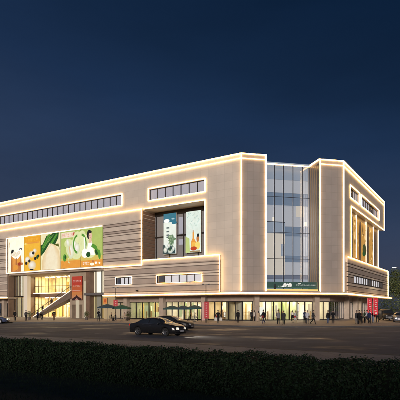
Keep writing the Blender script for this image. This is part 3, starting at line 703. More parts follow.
S.ell(.43, .815, .012, .008, blk); S.ell(.48, .815, .012, .008, blk); S.ell(.455, .745, .02, .007, em('lips', (.5, .1, .08)))
S.glyphs(.10, .06, .42, .13, 4, white, 7); S.ell(.58, .13, .05, .03, brn); S.ell(.54, .06, .1, .035, cream); S.ell(.72, .09, .05, .03, white); S.ell(.88, .08, .04, .025, cream)
S.build('poster_face', S.root, S.root)

teal = em('teal', (.03, .20, .30), .8)
o = -2.9; zt = lambda y, u: FL.z(u, o, y)
uL, uR = FL.at(163.6, o), FL.at(176.2, o)
S = sign('display_poster', FL, uL, uR, zt(254.5, uL), zt(212.5, uR), o, em('mint_white', (.80, .88, .82), .9), 'tall white poster with teal top and dark foot in the left display bay', 'poster', 'posters in the left display bay', frame=mat('silver_frame', (.6, .6, .6), .4))
S.rect(0, .78, 1, 1, teal); S.ell(.25, .82, .22, .05, white); S.ell(.75, .86, .12, .02, em('sky_spot', (.4, .6, .7))); S.ell(.85, .76, .2, .04, teal)
for y in (.63, .54, .45, .40): S.rect(.24, y, .46, y+.035, em('ink', (.10, .15, .16)))
[S.blob(.5+.4*random.random(), .26+.16*random.random(), .10+.08*random.random(), .025+.025*random.random(), (.10, .20, .10), (.45, .58, .40), random.random(), 4) for k in range(14)]; S.poly([(0, 0), (1, 0), (1, .12), (.62, .2), (.34, .12), (.12, .24), (0, .22)], em('dark_teal', (.03, .07, .08)))
for x, y, a, b in ((.22, .1, .16, .07), (.62, .06, .2, .05), (.5, .2, .12, .05), (.86, .12, .1, .06)): S.blob(x, y, a, b, (.45, .55, .5), (1, .97, .9), n=4)
S.ell(.6, .1, .06, .05, dgr); S.build('poster_face', S.root, S.root)
uL, uR = FL.at(186.2, o), FL.at(200.8, o)
S = sign('display_poster', FL, uL, uR, zt(253.0, uL), zt(210.0, uR), o, em('ice', (.74, .86, .80), .9), 'tall pale poster with orange bottles, right one in the left display bay', 'poster', 'posters in the left display bay', frame=mat('silver_frame', (.6, .6, .6), .4))
for k in range(46): S.ell(random.uniform(.1, .9), .56+.41*random.random(), random.uniform(.02, .09), random.uniform(.006, .016), (em('ice_shade', (.5, .68, .64)), em('ice_pale', (.86, .92, .86)), em('ice_mid', (.62, .77, .70)))[k % 3], random.uniform(-1, 1))
S.poly([(0, 0), (.3, 0), (.26, .34), (0, .4)], em('grass_tint', (.55, .68, .25))); S.poly([(.38, .06), (.7, .06), (.7, .26), (.58, .34), (.58, .48), (.48, .48), (.48, .34), (.38, .26)], org)
S.poly([(.43, .1), (.65, .1), (.65, .24), (.43, .24)], em('honey', (.95, .55, .10))); S.ell(.82, .16, .17, .10, em('yellow_bowl', (.95, .75, .2))); S.ell(.56, .09, .22, .05, em('red_fruit', (.55, .06, .02))); S.ell(.84, .32, .09, .08, brn); S.ell(.86, .40, .07, .045, blk); S.rect(.50, .48, .56, .53, brn)
S.rect(.3, 0, 1, .035, em('shelf', (.35, .25, .12))); S.build('poster_face', S.root, S.root)
# gold panels of the right front
for i, (a, b) in enumerate(((353.0, 358.6), (361.0, 366.0), (368.6, 373.0))):
    ua, ub = FR.at(a, -.95), FR.at(b, -.95)
    S = sign('display_poster', FR, ua, ub, 10.95, 19.2, -.93, em('gold', (.58, .30, .06), .85),
             ('amber lit panel in the right display bay, nearest the corner tower', 'amber lit panel with a dark green patch, middle one of the right display bay', 'amber lit panel of the right display bay, farthest from the corner tower')[i], 'poster', 'amber panels in the right display bay', .8)
    rnd = random.Random(40+i)
    for k in range(26): S.ell(rnd.uniform(.12, .88), rnd.uniform(.06, .95), rnd.uniform(.04, .16), rnd.uniform(.008, .035), (em('umber', (.16, .08, .02), .8), em('ochre', (.50, .24, .04), .9), em('pale_gold', (.95, .70, .30), 1.1))[k % 3], rnd.uniform(-1, 1))
    if i == 1: S.ell(.55, .36, .38, .14, em('fig_green', (.08, .09, .02), .7)); S.ell(.4, .25, .25, .06, dgr)
    S.ell(.45, .06, .35, .03, brn); S.build('poster_face', S.root, S.root)
# red entrance poster
o = -1.02; uL, uR = FL.at(71.8, o), FL.at(82.4, o)
S = sign('entrance_poster', FL, uL, uR, FL.z(uL, o, 300.3), FL.z(uR, o, 276.0), o, em('scarlet', (.62, .07, .04), .6), 'red and orange poster with a dark roof shape, on the pier beside the escalator', 'poster')
S.rect(0, .0, 1, .62, em('vermilion', (.66, .14, .05), .6)); S.rect(0, 0, 1, .36, em('tangerine', (.75, .27, .08), .6)); S.rect(0, 0, 1, .2, em('apricot', (.72, .30, .14), .6))
S.glyphs(.12, .76, .88, .84, 6, em('rose_ink', (.95, .6, .55), .7), 3); S.glyphs(.12, .56, .8, .62, 7, em('rose_ink2', (.85, .45, .35), .6), 5); S.rect(.1, .40, .85, .42, em('rose_ink2', (.85, .45, .35), .6))
S.poly([(.04, 0), (.04, .06), (.42, .17), (.5, .24), (.58, .17), (.96, .06), (.96, 0)], em('roof_dark', (.05, .02, .02), .6)); S.poly([(.3, 0), (.5, .1), (.7, 0)], em('dusty', (.55, .28, .22), .6)); S.build('poster_face', S.root, S.root)
# green banner over the corner doors
S = sign('shop_banner', FC, 4.32, 13.2, 5.36, 6.42, -.2, em('bottle_green', (.045, .10, .085), .62), 'long dark green banner with white lettering below the glazed corner', 'banner')
S.rect(0, .0, 1, .2, em('green_strip', (.05, .13, .09), .75))
for x in (.355, .452):
    S.blob(x, .50, .034, .36, (.72, .74, .70), (1, .97, .9), n=3); S.blob(x-.028, .34, .022, .22, (.6, .64, .6), (.95, .94, .88), n=3); S.rect(x-.05, .10, x+.02, .20, em('bottle_dark', (.02, .05, .04)))
S.ell(.403, .62, .02, .12, white)
S.rect(.285, .2, .33, .34, white); S.glyphs(.21, .2, .28, .38, 4, em('grey_print', (.55, .6, .56), .8), 9); S.glyphs(.56, .42, .95, .60, 13, em('grey_print', (.55, .6, .56), .8), 12); S.rect(.60, .76, .66, .84, white)
S.ell(.155, .14, .026, .26, blk); S.ell(.155, .5, .018, .12, blk); S.build('poster_face', S.root, S.root)
# small orange wall sign by the bay
S = sign('wall_sign', FL, FL.at(103.4, .4), FL.at(107.4, .4), 3.0, 4.15, .46, em('sign_orange', (.8, .3, .08), .7), 'small square orange sign on the end wall beside the glazed bay', 'sign'); S.ell(.5, .5, .3, .3, em('sign_red', (.6, .12, .04), .7)); S.build('sign_face', S.root, S.root)
# security camera
u = FL.at(136.5, .6); zc = FL.z(u, .6, 290.6); c = FL.p(u, .5, zc)
sc = empty('security_camera', c, 0, 'small dark security camera on the striped wall above the shopfronts', 'camera')
g = MB(); g.box(FL, u-.12, u+.12, .36, .5, zc-.05, zc+.1); g.build('bracket', FRAME, sc, sc); g = MB(); g.box(FL, u-.35, u+.1, .51, .72, zc-.12, zc+.06); g.build('body', BLACK, sc, sc)

# ------------------------------------------------------------------ escalator
eo0, eo1 = -2.4, -.7
ub, ut = FL.at(33.5, -.7), FL.at(70.3, -.7); zb, zt_ = .14, 5.7
esc = empty('escalator', FL.p((ub+ut)/2, -1.5, .13), 0, 'dark escalator climbing to the upper entrance beneath the billboards', 'escalator')
EZ = lambda u: zb+(zt_-zb)*(ub-u)/(ub-ut)
def slab(mb, u0, u1, o0, o1, d0, d1):
    pts = [(u0, EZ(u0)+d0), (u1, EZ(u1)+d0), (u1, EZ(u1)+d1), (u0, EZ(u0)+d1)]
    for o in (o0, o1): mb.quad([FL.p(u, o, max(z, .135)) for u, z in pts])
    for i in range(4):
        a, b = pts[i], pts[(i+1) % 4]; mb.quad([FL.p(a[0], o0, max(a[1], .135)), FL.p(b[0], o0, max(b[1], .135)), FL.p(b[0], o1, max(b[1], .135)), FL.p(a[0], o1, max(a[1], .135))])
g = MB(); slab(g, ub, ut, eo0, eo1, -1.5, -.05); g.build('truss', noise_var(mat('escalator_side', (.22, .165, .13), .35, .3), 2, .15), esc, esc)
g = MB(); ns = 26
for k in range(ns): u = ub+(ut-ub)*k/ns; g.box(FL, u, u+(ut-ub)/ns*.96, eo0+.15, eo1-.15, EZ(u)-.1, EZ(u)+.08)
g.build('steps', mat('step_metal', (.3, .29, .28), .35, .8), esc, esc)
for o in (eo0+.06, eo1-.06):
    g = MB(); g.quad([FL.p(ub-.4, o, EZ(ub-.4)), FL.p(ut, o, EZ(ut)), FL.p(ut, o, EZ(ut)+.92), FL.p(ub-.4, o, EZ(ub-.4)+.92)]); ba = g.build('balustrade', GLASS, esc, esc, weld=False)
    g = MB(); g.tube([FL.p(ub+.5, o, .7), FL.p(ub+.45, o, 1.0), FL.p(ub+.1, o, EZ(ub)+1.0), FL.p(ut, o, EZ(ut)+1.0)], .06, 8); g.build('handrail', BLACK, ba, esc)
    g = MB(); g.tube([FL.p(ub+.2, o+.05, EZ(ub)+.1), FL.p(ut, o+.05, EZ(ut)+.06)], .045, 6); g.build('light_line', LEDW, ba, esc)

# ------------------------------------------------------------------ people
def seg_dist(p, a, b):
    ab = b-a; t = max(0, min(1, (p-a).dot(ab)/max(ab.length_squared, 1e-9))); return (p-(a+ab*t)).length
def make_body(pose):
    """one skinned figure, facing -y; returns (mesh, zone per face)"""
    V = []; E_ = []; RAD = []; Z = []
    def add(p, r, par=None, zone='top'):
        V.append(Vector(p)); RAD.append(r)
        if par is not None: E_.append((par, len(V)-1)); Z.append(zone)
        return len(V)-1
    hz = pose.get('hip', .93); lean = pose.get('lean', 0); tw = pose.get('wide', 1)
    pel = add((0, 0, hz), .13*tw); wst = add((0, -.01-lean*.3, hz+.17), .118*tw, pel); chest = add((0, -.0-lean*.8, hz+.36), .145*tw, wst); neckb = add((0, -lean, hz+.52), .075, chest)
    nk = add((0, -.015-lean*1.05, hz+.58), .05, neckb, 'skin'); h1 = add((0, -.03-lean*1.1, hz+.66), .078, nk, 'skin'); h2 = add((0, -.025-lean*1.1, hz+.745), .088, h1, 'skin')
    nose = add((0, -.125-lean*1.1, hz+.67), .016, h1, 'skin')
    for sx, key in ((-1, 'l'), (1, 'r')):
        hip = add((sx*.095, 0, hz-.07), .108*tw, pel, 'leg')
        kx, ky, kz = pose.get('knee_'+key, (sx*.10, -.02, .50)); ax, ay, az = pose.get('ankle_'+key, (sx*.11, .03, .09))
        kn = add((kx, ky, kz), .074, hip, 'leg'); md = add(((kx+ax)/2, (ky+ay)/2+.015, (kz+az)/2+.05), .066, kn, 'leg'); an = add((ax, ay, az), .052, md, 'leg')
        hl = add((ax, ay+.02, az-.045), .038, an, 'shoe'); add((ax+sx*.02, ay-.16, az-.05), .032, hl, 'shoe')
        sh = add((sx*.175*tw, -lean*.95, hz+.46), .066, chest); ex, ey, ez = pose.get('elbow_'+key, (sx*.222, .02-lean*.8, hz+.20)); wx, wy, wz = pose.get('wrist_'+key, (sx*.20, -.06-lean*.6, hz-.05))
        el = add((ex, ey, ez), .054, sh); wr = add((wx, wy, wz), .036, el, pose.get('sleeve', 'top'))
        d = (Vector((wx, wy, wz))-Vector((ex, ey, ez))).normalized(); pm = add(Vector((wx, wy, wz))+d*.06, .034, wr, 'skin')
        side = d.cross(Vector((sx, 0, 0))); side = side.normalized() if side.length > .1 else Vector((0, 1, 0))
        for q, ln in ((-1.5, .075), (-.5, .09), (.5, .085), (1.5, .065)):
            f0 = add(V[pm]+d*.035+side*q*.018, .0105, pm, 'skin'); add(V[f0]+d*ln+Vector((-sx*.025, 0, 0)), .008, f0, 'skin')
        th = add(V[wr]+d*.03-side*.035, .012, wr, 'skin'); add(V[th]+d*.045-side*.02, .009, th, 'skin')
    me = bpy.data.meshes.new('skeleton'); me.from_pydata([tuple(v) for v in V], E_, [])
    ob = bpy.data.objects.new('skeleton', me); COL.objects.link(ob)
    md = ob.modifiers.new('s', 'SKIN'); md.use_smooth_shade = True
    for i, r in enumerate(RAD): me.skin_vertices[0].data[i].radius = (r, r*(.78 if i in (0, 1, 2) else 1))
    me.skin_vertices[0].data[0].use_root = True
    sb = ob.modifiers.new('d', 'SUBSURF'); sb.levels = 1; sb.render_levels = 1
    dg = bpy.context.evaluated_depsgraph_get(); ev = ob.evaluated_get(dg); out = bpy.data.meshes.new_from_object(ev); bpy.data.objects.remove(ob)
    zi = {'skin': 0, 'top': 1, 'leg': 2, 'shoe': 3}; idx = []
    for p in out.polygons:
        best = min(range(len(E_)), key=lambda k: seg_dist(p.center, V[E_[k][0]], V[E_[k][1]])-.5*min(RAD[E_[k][0]], RAD[E_[k][1]]))
        idx.append(zi[Z[best]])
    out.materials.clear()
    for k in range(4): out.materials.append(None)
    out.polygons.foreach_set('material_index', idx)
    out.polygons.foreach_set('use_smooth', [True]*len(out.polygons))
    hc = V[h2]; return out, hc, hz
POSES = {
 'stand': {}, 
 'stand2': dict(elbow_l=(-.26, -.02, 1.12), wrist_l=(-.10, -.22, 1.20), knee_r=(.13, -.05, .5)),
 'walk': dict(knee_l=(-.1, -.2, .52), ankle_l=(-.1, -.27, .11), knee_r=(.1, .08, .48), ankle_r=(.1, .36, .17), elbow_l=(-.24, .12, 1.14), wrist_l=(-.25, .12, .9), elbow_r=(.24, -.08, 1.14), wrist_r=(.22, -.24, .96), lean=.03),
 'phone': dict(elbow_l=(-.25, -.02, 1.12), wrist_l=(-.07, -.26, 1.22), elbow_r=(.25, -.02, 1.12), wrist_r=(.07, -.26, 1.2), lean=.02),
 'bags': dict(elbow_l=(-.32, .0, 1.15), wrist_l=(-.34, -.03, .9), elbow_r=(.32, .0, 1.15), wrist_r=(.34, -.03, .9), knee_l=(-.1, -.16, .52), ankle_l=(-.1, -.2, .10), ankle_r=(.1, .26, .14), knee_r=(.1, .06, .49)),
 'sit': dict(hip=.50, knee_l=(-.12, -.45, .50), ankle_l=(-.13, -.42, .09), knee_r=(.12, -.45, .50), ankle_r=(.14, -.46, .09), elbow_l=(-.25, -.1, .74), wrist_l=(-.16, -.36, .74), elbow_r=(.25, -.1, .74), wrist_r=(.16, -.36, .74), lean=.04),
}
BODY = {k: make_body(v) for k, v in POSES.items()}
def fabric(n, c): return mat('cloth_'+n, c, 1.0, spec=.1)
CLO = {'black': fabric('black', (.012, .012, .014)), 'charcoal': fabric('charcoal', (.035, .035, .04)), 'navy': fabric('navy', (.02, .025, .06)), 'white': fabric('white', (.62, .6, .56)), 'grey': fabric('grey', (.16, .16, .17)),
       'beige': fabric('beige', (.42, .32, .22)), 'blue': fabric('blue', (.06, .09, .2)), 'red': fabric('red', (.28, .03, .03)), 'denim': fabric('denim', (.05, .07, .13)), 'pale': fabric('pale', (.42, .43, .48)), 'brown': fabric('brown', (.09, .05, .03)), 'green': fabric('green', (.04, .08, .05))}
SKIN = mat('skin', (.42, .26, .18), .6); HAIR = mat('hair', (.010, .008, .007), .6); SHOE = mat('shoe', (.02, .018, .016), .5)
PRND = random.Random(11)
def person(px, py, face, pose, top, leg, label, h=1.0, z=.13, hair='short', bag=None, group=None, loc=None):
    x, y = loc or ground(px, py)
    r = empty('person', (x, y, z), R(face), label, 'person', group); r.scale = (h, h, h)
    src, hc, hz = BODY[pose]; me = src.copy()
    for i, m in enumerate((SKIN, CLO[top], CLO[leg], SHOE)): me.materials[i] = m
    b = bpy.data.objects.new('body', me); COL.objects.link(b); b.parent = r
    g = MB(); g.ball((hc.x, hc.y+.025, hc.z+.012), (.098, .098, .092), 12)
    if hair == 'long': g.ball((hc.x, hc.y+.06, hc.z-.11), (.09, .055, .17), 10)
    g.build('hair', HAIR, r, smooth=True)
    f = MB()
    for s in (-1, 1): f.ball((hc.x+s*.033, hc.y-.088, hc.z-.045), (.013, .008, .009), 6); f.ball((hc.x+s*.088, hc.y+.0, hc.z-.05), (.012, .025, .035), 6, 1)
    f.ball((hc.x, hc.y-.088, hc.z-.125), (.026, .012, .008), 6, 2)
    f.build('face', [BLACK, SKIN, mat('lip', (.3, .1, .08), .5)], r, smooth=True)
    if pose != 'sit':
        st = PRND.random(); wd = PRND.uniform(.96, 1.14); sx_ = lambda mb: [mb.v.__setitem__(i, (v[0], v[1]*.66-.005, v[2])) for i, v in enumerate(mb.v)]
        if st < .42:
            g = MB(); g.lathe([(.135*wd, hz+.50), (.195*wd, hz+.44), (.20*wd, hz+.25), (.185*wd, hz+.12), (.215*wd, hz-.05), (.225*wd, hz-.16-.25*(st < .16))], n=16); sx_(g); g.build('jacket', CLO[top], r, smooth=True)
        elif hair == 'long':
            g = MB(); g.lathe([(.14, hz+.12), (.185, hz), (.23, hz-.25), (.25, hz-.38)], n=16); sx_(g); g.build('skirt', CLO[leg], r, smooth=True)
        if PRND.random() < .4:
            s_ = PRND.choice((-1, 1)); q = empty('shoulder_bag', (0, 0, 0), R(face), 'small shoulder bag carried by the '+label, 'bag', 'shoulder bags of people on the plaza')
            if len(q['label'].split()) > 16: q['label'] = ' '.join(q['label'].split()[:16]).rstrip(',')
            q.location = Vector((x, y, z)) + Matrix.Rotation(R(face), 3, 'Z') @ Vector((s_*.25, .06, hz-.12))*h
            g = MB(); g.prism([(-.05, -.13), (.05, -.13), (.06, .13), (-.06, .13)], 0, .24); g.build('bag_body', CLO[PRND.choice(('brown', 'black', 'beige', 'red', 'charcoal'))], q)
            g = MB(); g.tube([(0, -.11, .24), (-s_*.06, -.03, .60), (-s_*.06, .03, .60), (0, .11, .24)], .012, 6); g.build('strap', CLO['black'], q)
    if bag:
        for s in ((-1, 1) if bag[0] == 2 else (1,)):
            q = empty('shopping_bag', (0, 0, 0), 0, bag[2] % (('left', 'right')[s > 0]) if '%' in bag[2] else bag[2], 'bag')
            q.location = Vector((x, y, z)) + Matrix.Rotation(R(face), 3, 'Z') @ Vector((s*.36, -.05, .38))*h; q.rotation_euler = (0, 0, R(face))
            g = MB(); g.prism([(-.14, -.2), (.14, -.2), (.15, .2), (-.15, .2)], 0, .40); g.build('bag_body', CLO[bag[1]], q)
            g = MB(); g.tube([(0, -.1, .40), (0, -.07, .53), (0, .07, .53), (0, .1, .40)], .01, 6); g.build('bag_handle', CLO[bag[1]], q)
    return r
G = 'people on the plaza'
person(14.8, 321.6, 10, 'stand', 'black', 'black', 'person in black standing alone before the lobby at the far left', 1.0, group=G)
person(26, 321.8, 200, 'stand2', 'charcoal', 'black', 'person in dark clothes beside the potted shrub near the white lobby column', .97, group=G)
person(37.6, 321.2, 150, 'stand', 'navy', 'black', 'person in navy top at the escalator foot, left one of the pair', 1.0, group=G)
person(42.2, 321.0, 60, 'walk', 'grey', 'charcoal', 'person in grey top walking at the escalator foot, right one of the pair', 1.0, group=G)
person(54, 321.3, 180, 'stand', 'black', 'brown', 'person in black standing under the middle of the escalator', 1.0, group=G)
uu = FL.at(42.6, -1.5); q = FL.p(uu, -1.5, 0); person(0, 0, 205, 'stand2', 'black', 'charcoal', 'person in black riding up the escalator', 1.0, z=EZ(uu)+.09, loc=q[:2])
uu = FL.at(51.5, -1.5); q = FL.p(uu, -1.5, 0); person(0, 0, 205, 'stand', 'brown', 'black', 'person in brown riding higher up the escalator', 1.0, z=EZ(uu)+.09, loc=q[:2])
person(98.6, 322.2, 170, 'phone', 'black', 'black', 'person in black standing before the glazed bay with the white panels', 1.06, group=G)
person(218, 324.4, 20, 'bags', 'black', 'charcoal', 'person in black walking with two big white bags by the red lamp post banner', 1.02, bag=(2, 'white', 'white shopping bag in the %s hand of the walking person'), group=G)
person(238, 324.2, 165, 'stand', 'black', 'black', 'person in black standing alone, left of the corner column', 1.04, group=G)
person(251.2, 321.9, 120, 'stand2', 'charcoal', 'black', 'person in charcoal near the corner column, turned to a person in white', 1.0, group=G)
person(254.2, 321.9, 250, 'stand', 'white', 'black', 'person in white top and black trousers by the corner column', .97, hair='long', group=G)
person(258.4, 322.6, 190, 'stand', 'beige', 'beige', 'person in beige clothes standing right before the corner column', .93, hair='long', group=G)
person(263.6, 325.0, 215, 'walk', 'black', 'navy', 'person in black top and navy trousers walking right of the corner column', 1.05, group=G)
person(278.2, 325.5, 175, 'phone', 'grey', 'black', 'person in grey top and black trousers, left one of the pair under the green banner', 1.02, group=G)
person(283.8, 325.6, 195, 'stand', 'charcoal', 'black', 'person in charcoal top, right one of the pair under the green banner', 1.0, group=G)
person(292.4, 322.0, 160, 'stand2', 'white', 'black', 'person in white top standing close to the corner doors', .96, hair='long', group=G)
person(295.2, 324.3, 80, 'walk', 'pale', 'beige', 'person in pale top and beige trousers walking past the corner doors', .98, group=G)
person(304.9, 324.6, 170, 'stand', 'navy', 'black', 'person in navy jacket, left one of the close pair by the right corner column', 1.04, group=G)
person(307.3, 324.7, 150, 'stand2', 'pale', 'charcoal', 'person in pale jacket, right one of the close pair by the right corner column', 1.0, group=G)
person(313.2, 325.6, 70, 'walk', 'charcoal', 'black', 'person in charcoal striding past the right corner column', 1.02, group=G)
person(328, 324.5, 195, 'stand', 'black', 'denim', 'person in black top and denim trousers under the right tower, left one of two', 1.0, group=G)
person(333, 324.6, 165, 'phone', 'black', 'black', 'person all in black under the right tower, right one of two', 1.02, group=G)
GR = 'crowd by the red flags'
for px, py, f, po, t, l, lab, h in ((356.6, 325.0, 200, 'stand', 'charcoal', 'grey', 'person in charcoal top and grey trousers, leftmost of the crowd by the red flags', 1.0), (359.4, 325.3, 120, 'stand2', 'black', 'black', 'person in black at the front of the crowd by the red flags', 1.02),
      (361.8, 324.6, 230, 'phone', 'brown', 'black', 'person in brown top in the crowd by the red flags', 1.0), (364.4, 324.0, 90, 'stand', 'green', 'black', 'person in dark green top in the crowd by the red flags', 1.0), (367.2, 324.5, 250, 'walk', 'pale', 'charcoal', 'person in pale top walking by the left red flag', 1.04),
      (369.4, 324.6, 150, 'stand2', 'navy', 'black', 'person in navy top before the red flags', 1.0), (373.2, 323.6, 200, 'stand', 'black', 'denim', 'person in black top and denim trousers between the red flags', .98), (377.4, 323.4, 170, 'phone', 'charcoal', 'black', 'person in charcoal at the right end of the crowd, by the parked van', 1.0)):
    person(px, py, f, po, t, l, lab, h, group=GR)

# ------------------------------------------------------------------ cafe terrace
def parasol(px, py, canopy, label, sc=1.0):
    x, y = ground(px, py); r = empty('parasol', (x, y, .13), 0, label, 'parasol', 'cafe parasols')
    g = MB(); n = 8; H = 2.05
    prof = [(0, .52), (.5, .40), (1.0, .24), (1.5, .06)]
    g.lathe(prof, (0, 0, H), n=n); g.lathe([(1.5, .06), (1.5, -.12), (1.46, -.12), (1.46, .03)], (0, 0, H), n=n); g.lathe([(1.46, .0), (.5, .34), (0, .45)], (0, 0, H), n=n)
    g.build('canopy', mat('canopy_'+canopy, {'teal': (.016, .065, .07), 'blue': (.018, .048, .075), 'green': (.008, .075, .05)}[canopy], .8), r)
    g = MB(); g.tube([(0, 0, .05), (0, 0, H+.5)], .028, 8); g.build('pole', mat('pole_grey', (.3, .3, .3), .4, .6), r)
    g = MB(); g.lathe([(0, 0), (.28, 0), (.28, .06), (.05, .1), (0, .1)], n=14); g.build('base', BLACK, r)
    r.scale = (sc, sc, sc); return r
parasol(107.3, 322, 'blue', 'blue green cafe parasol left of the lamp post with the small red banner', 1.05)
parasol(121.8, 322, 'green', 'green cafe parasol right of the lamp post with the small red banner')
parasol(172.2, 322.6, 'teal', 'teal cafe parasol behind the black cars, leftmost of three', .95)
parasol(183.2, 322.6, 'blue', 'blue cafe parasol behind the black cars, middle of three', .95)
parasol(194.6, 322.6, 'teal', 'teal cafe parasol nearest the tall red lamp post banner', .98)
def table(px, py, label):
    x, y = ground(px, py); r = empty('cafe_table', (x, y, .13), 0, label, 'table', 'cafe tables')
    g = MB(); g.lathe([(0, .72), (.36, .72), (.37, .74), (.36, .76), (0, .76)], n=18); g.build('table_top', mat('table_top', (.3, .22, .14), .4), r)
    g = MB(); g.tube([(0, 0, .02), (0, 0, .72)], .03, 8); g.lathe([(0, 0), (.22, 0), (.22, .02), (0, .03)], n=12); g.build('leg', BLACK, r)
def chair(px, py, face, label):
    x, y = ground(px, py); r = empty('cafe_chair', (x, y, .13), R(face), label, 'chair', 'cafe chairs')
    m = mat('chair_black', (.03, .028, .028), .5)
    g = MB(); g.box(FI, -.21, .21, -.22, .2, .43, .46); g.build('seat', m, r); g = MB(); g.box(FI, -.21, .21, .19, .22, .5, .86); g.build('backrest', m, r)
    for sx in (-.19, .19):
        for sy in (-.2, .2):
            g = MB(); g.tube([(sx, sy, 0), (sx, sy, .43 if sy < 0 else .86)], .014, 6); g.build('leg', m, r)
    return x, y
for px, f, lab, pl_, t in ((111.0, 90, 'cafe chair under the blue green parasol', 'person in black seated under the blue green parasol', 'black'), (115.6, 270, 'cafe chair beside the small red banner post', 'person in charcoal seated beside the small red banner post', 'charcoal'),
                       (124.2, 90, 'cafe chair under the green parasol', 'person in beige seated under the green parasol', 'beige'), (190.8, 270, 'cafe chair under the rightmost parasol', 'person in black seated under the parasol nearest the tall red banner', 'black'), (194.6, 90, 'cafe chair nearest the tall red banner', 'person in navy seated nearest the tall red banner', 'navy')):
    x, y = chair(px, 321.6, f, lab)
    person(0, 0, f, 'sit', t, 'black', pl_, 1.0, loc=(x, y), group='people seated at the cafe')
for px, lab in ((113.2, 'round cafe table between the two seats under the blue green parasol'), (121.8, 'round cafe table under the green parasol'), (192.6, 'round cafe table under the parasol nearest the tall red banner'), (178.0, 'round cafe table behind the black sedan')): table(px, 321.6, lab)

# ------------------------------------------------------------------ lamp posts with banners, flags, plants
def lamp_post(px, py, H, by0, by1, bw, label, blabel, red):
    x, y = ground(px, py); r = empty('lamp_post', (x, y, .13), 0, label, 'lamp post', 'plaza lamp posts')
    m = mat('post_black', (.02, .02, .02), .45, .5)
    g = MB(); g.tube([(0, 0, 0), (0, 0, .5), (0, 0, H)], [.09, .07, .05], 10); g.build('pole', m, r)
    g = MB(); g.box(FI, -.42, .42, -.06, .06, H, H+.06); g.build('arm', m, r)
    for s in (-1, 1): g = MB(); g.prism([(s*.40-.16, -.13), (s*.40+.16, -.13), (s*.40+.16, .13), (s*.40-.16, .13)], H+.05, H+.17); g.build('lamp_head', m, r)
    b = empty('banner', (x, y-.1, by0), 0, blabel, 'banner', 'red lamp post banners')
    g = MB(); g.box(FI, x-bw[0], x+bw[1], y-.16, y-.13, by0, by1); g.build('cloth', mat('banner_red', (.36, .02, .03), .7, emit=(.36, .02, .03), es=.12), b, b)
    g = MB(); g.tube([(x-bw[0], y-.145, by1+.02), (x+bw[1], y-.145, by1+.02)], .02, 6); g.build('rod', m, b, b)
    g = MB(); zz = by1-.25
    while zz > by0+.2: g.box(FI, x-bw[0]*.2, x+bw[1]*.4, y-.172, y-.161, zz-.11, zz); zz -= .3
    g.build('lettering', mat('banner_mark', (.55, .35, .33), .7), b, b)
lamp_post(115.7, 320.8, 5.5, 2.0, 3.6, (.36, .36), 'black double headed lamp post between the cafe parasols', 'small dark red banner on the lamp post between the cafe parasols', 1)
lamp_post(206.0, 323.4, 5.35, .7, 3.1, (.24, .40), 'black double headed lamp post left of the person with white bags', 'tall red banner on the lamp post left of the person with white bags', 1)
bpx = ground(203.4, 323.2)
pb = empty('banner', (bpx[0], bpx[1], .13), 0, 'pale pink upright banner beside the tall red lamp post banner', 'banner')
g = MB(); g.box(FI, bpx[0]-.22, bpx[0]+.2, bpx[1]-.02, bpx[1]+.02, .4, 3.0); g.build('cloth', mat('banner_pink', (.5, .32, .28), .7), pb, pb); g = MB(); g.tube([(bpx[0]-.24, bpx[1], .1), (bpx[0]-.24, bpx[1], 3.1)], .025, 6); g.build('pole', BLACK, pb, pb)
for px, lab in ((369.6, 'red flag banner with white marks by the crowd, left of the two'), (375.6, 'red flag banner with white marks by the crowd, right of the two')):
    x, y = ground(px, 324.0); r = empty('flag_banner', (x, y, .13), R(10), lab, 'flag', 'red flags on the plaza')
    g = MB(); n = 10
    for k in range(n):
        z0, z1 = 1.15+2.25*k/n, 1.15+2.25*(k+1)/n; w0, w1 = .06*math.sin(k*.9), .06*math.sin((k+1)*.9)
        for d in (0, .02): g.quad([(-.34, w0+d, z0), (.36, -w0+d, z0), (.36, -w1+d, z1), (-.34, w1+d, z1)])
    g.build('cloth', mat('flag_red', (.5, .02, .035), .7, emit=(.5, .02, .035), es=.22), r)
    g = MB(); g.tube([(-.37, 0, 0), (-.37, 0, 3.45)], .028, 8); g.build('pole', mat('pole_grey', (.3, .3, .3), .4, .6), r)
    g = MB()
    for zz, ww, xx in ((3.1, .10, -.05), (2.85, .13, .05), (2.6, .08, -.02), (2.3, .15, .02), (2.0, .09, .06), (1.75, .14, -.08), (1.5, .1, .02), (1.35, .16, .0)): g.box(FI, xx-ww, xx+ww, -.10, -.09, zz-.09, zz)
    g.build('lettering', mat('flag_mark', (.7, .62, .6), .7), r)
    g = MB(); g.lathe([(0, 0), (.25, 0), (.25, .06), (0, .08)], n=12); g.build('base', BLACK, r)

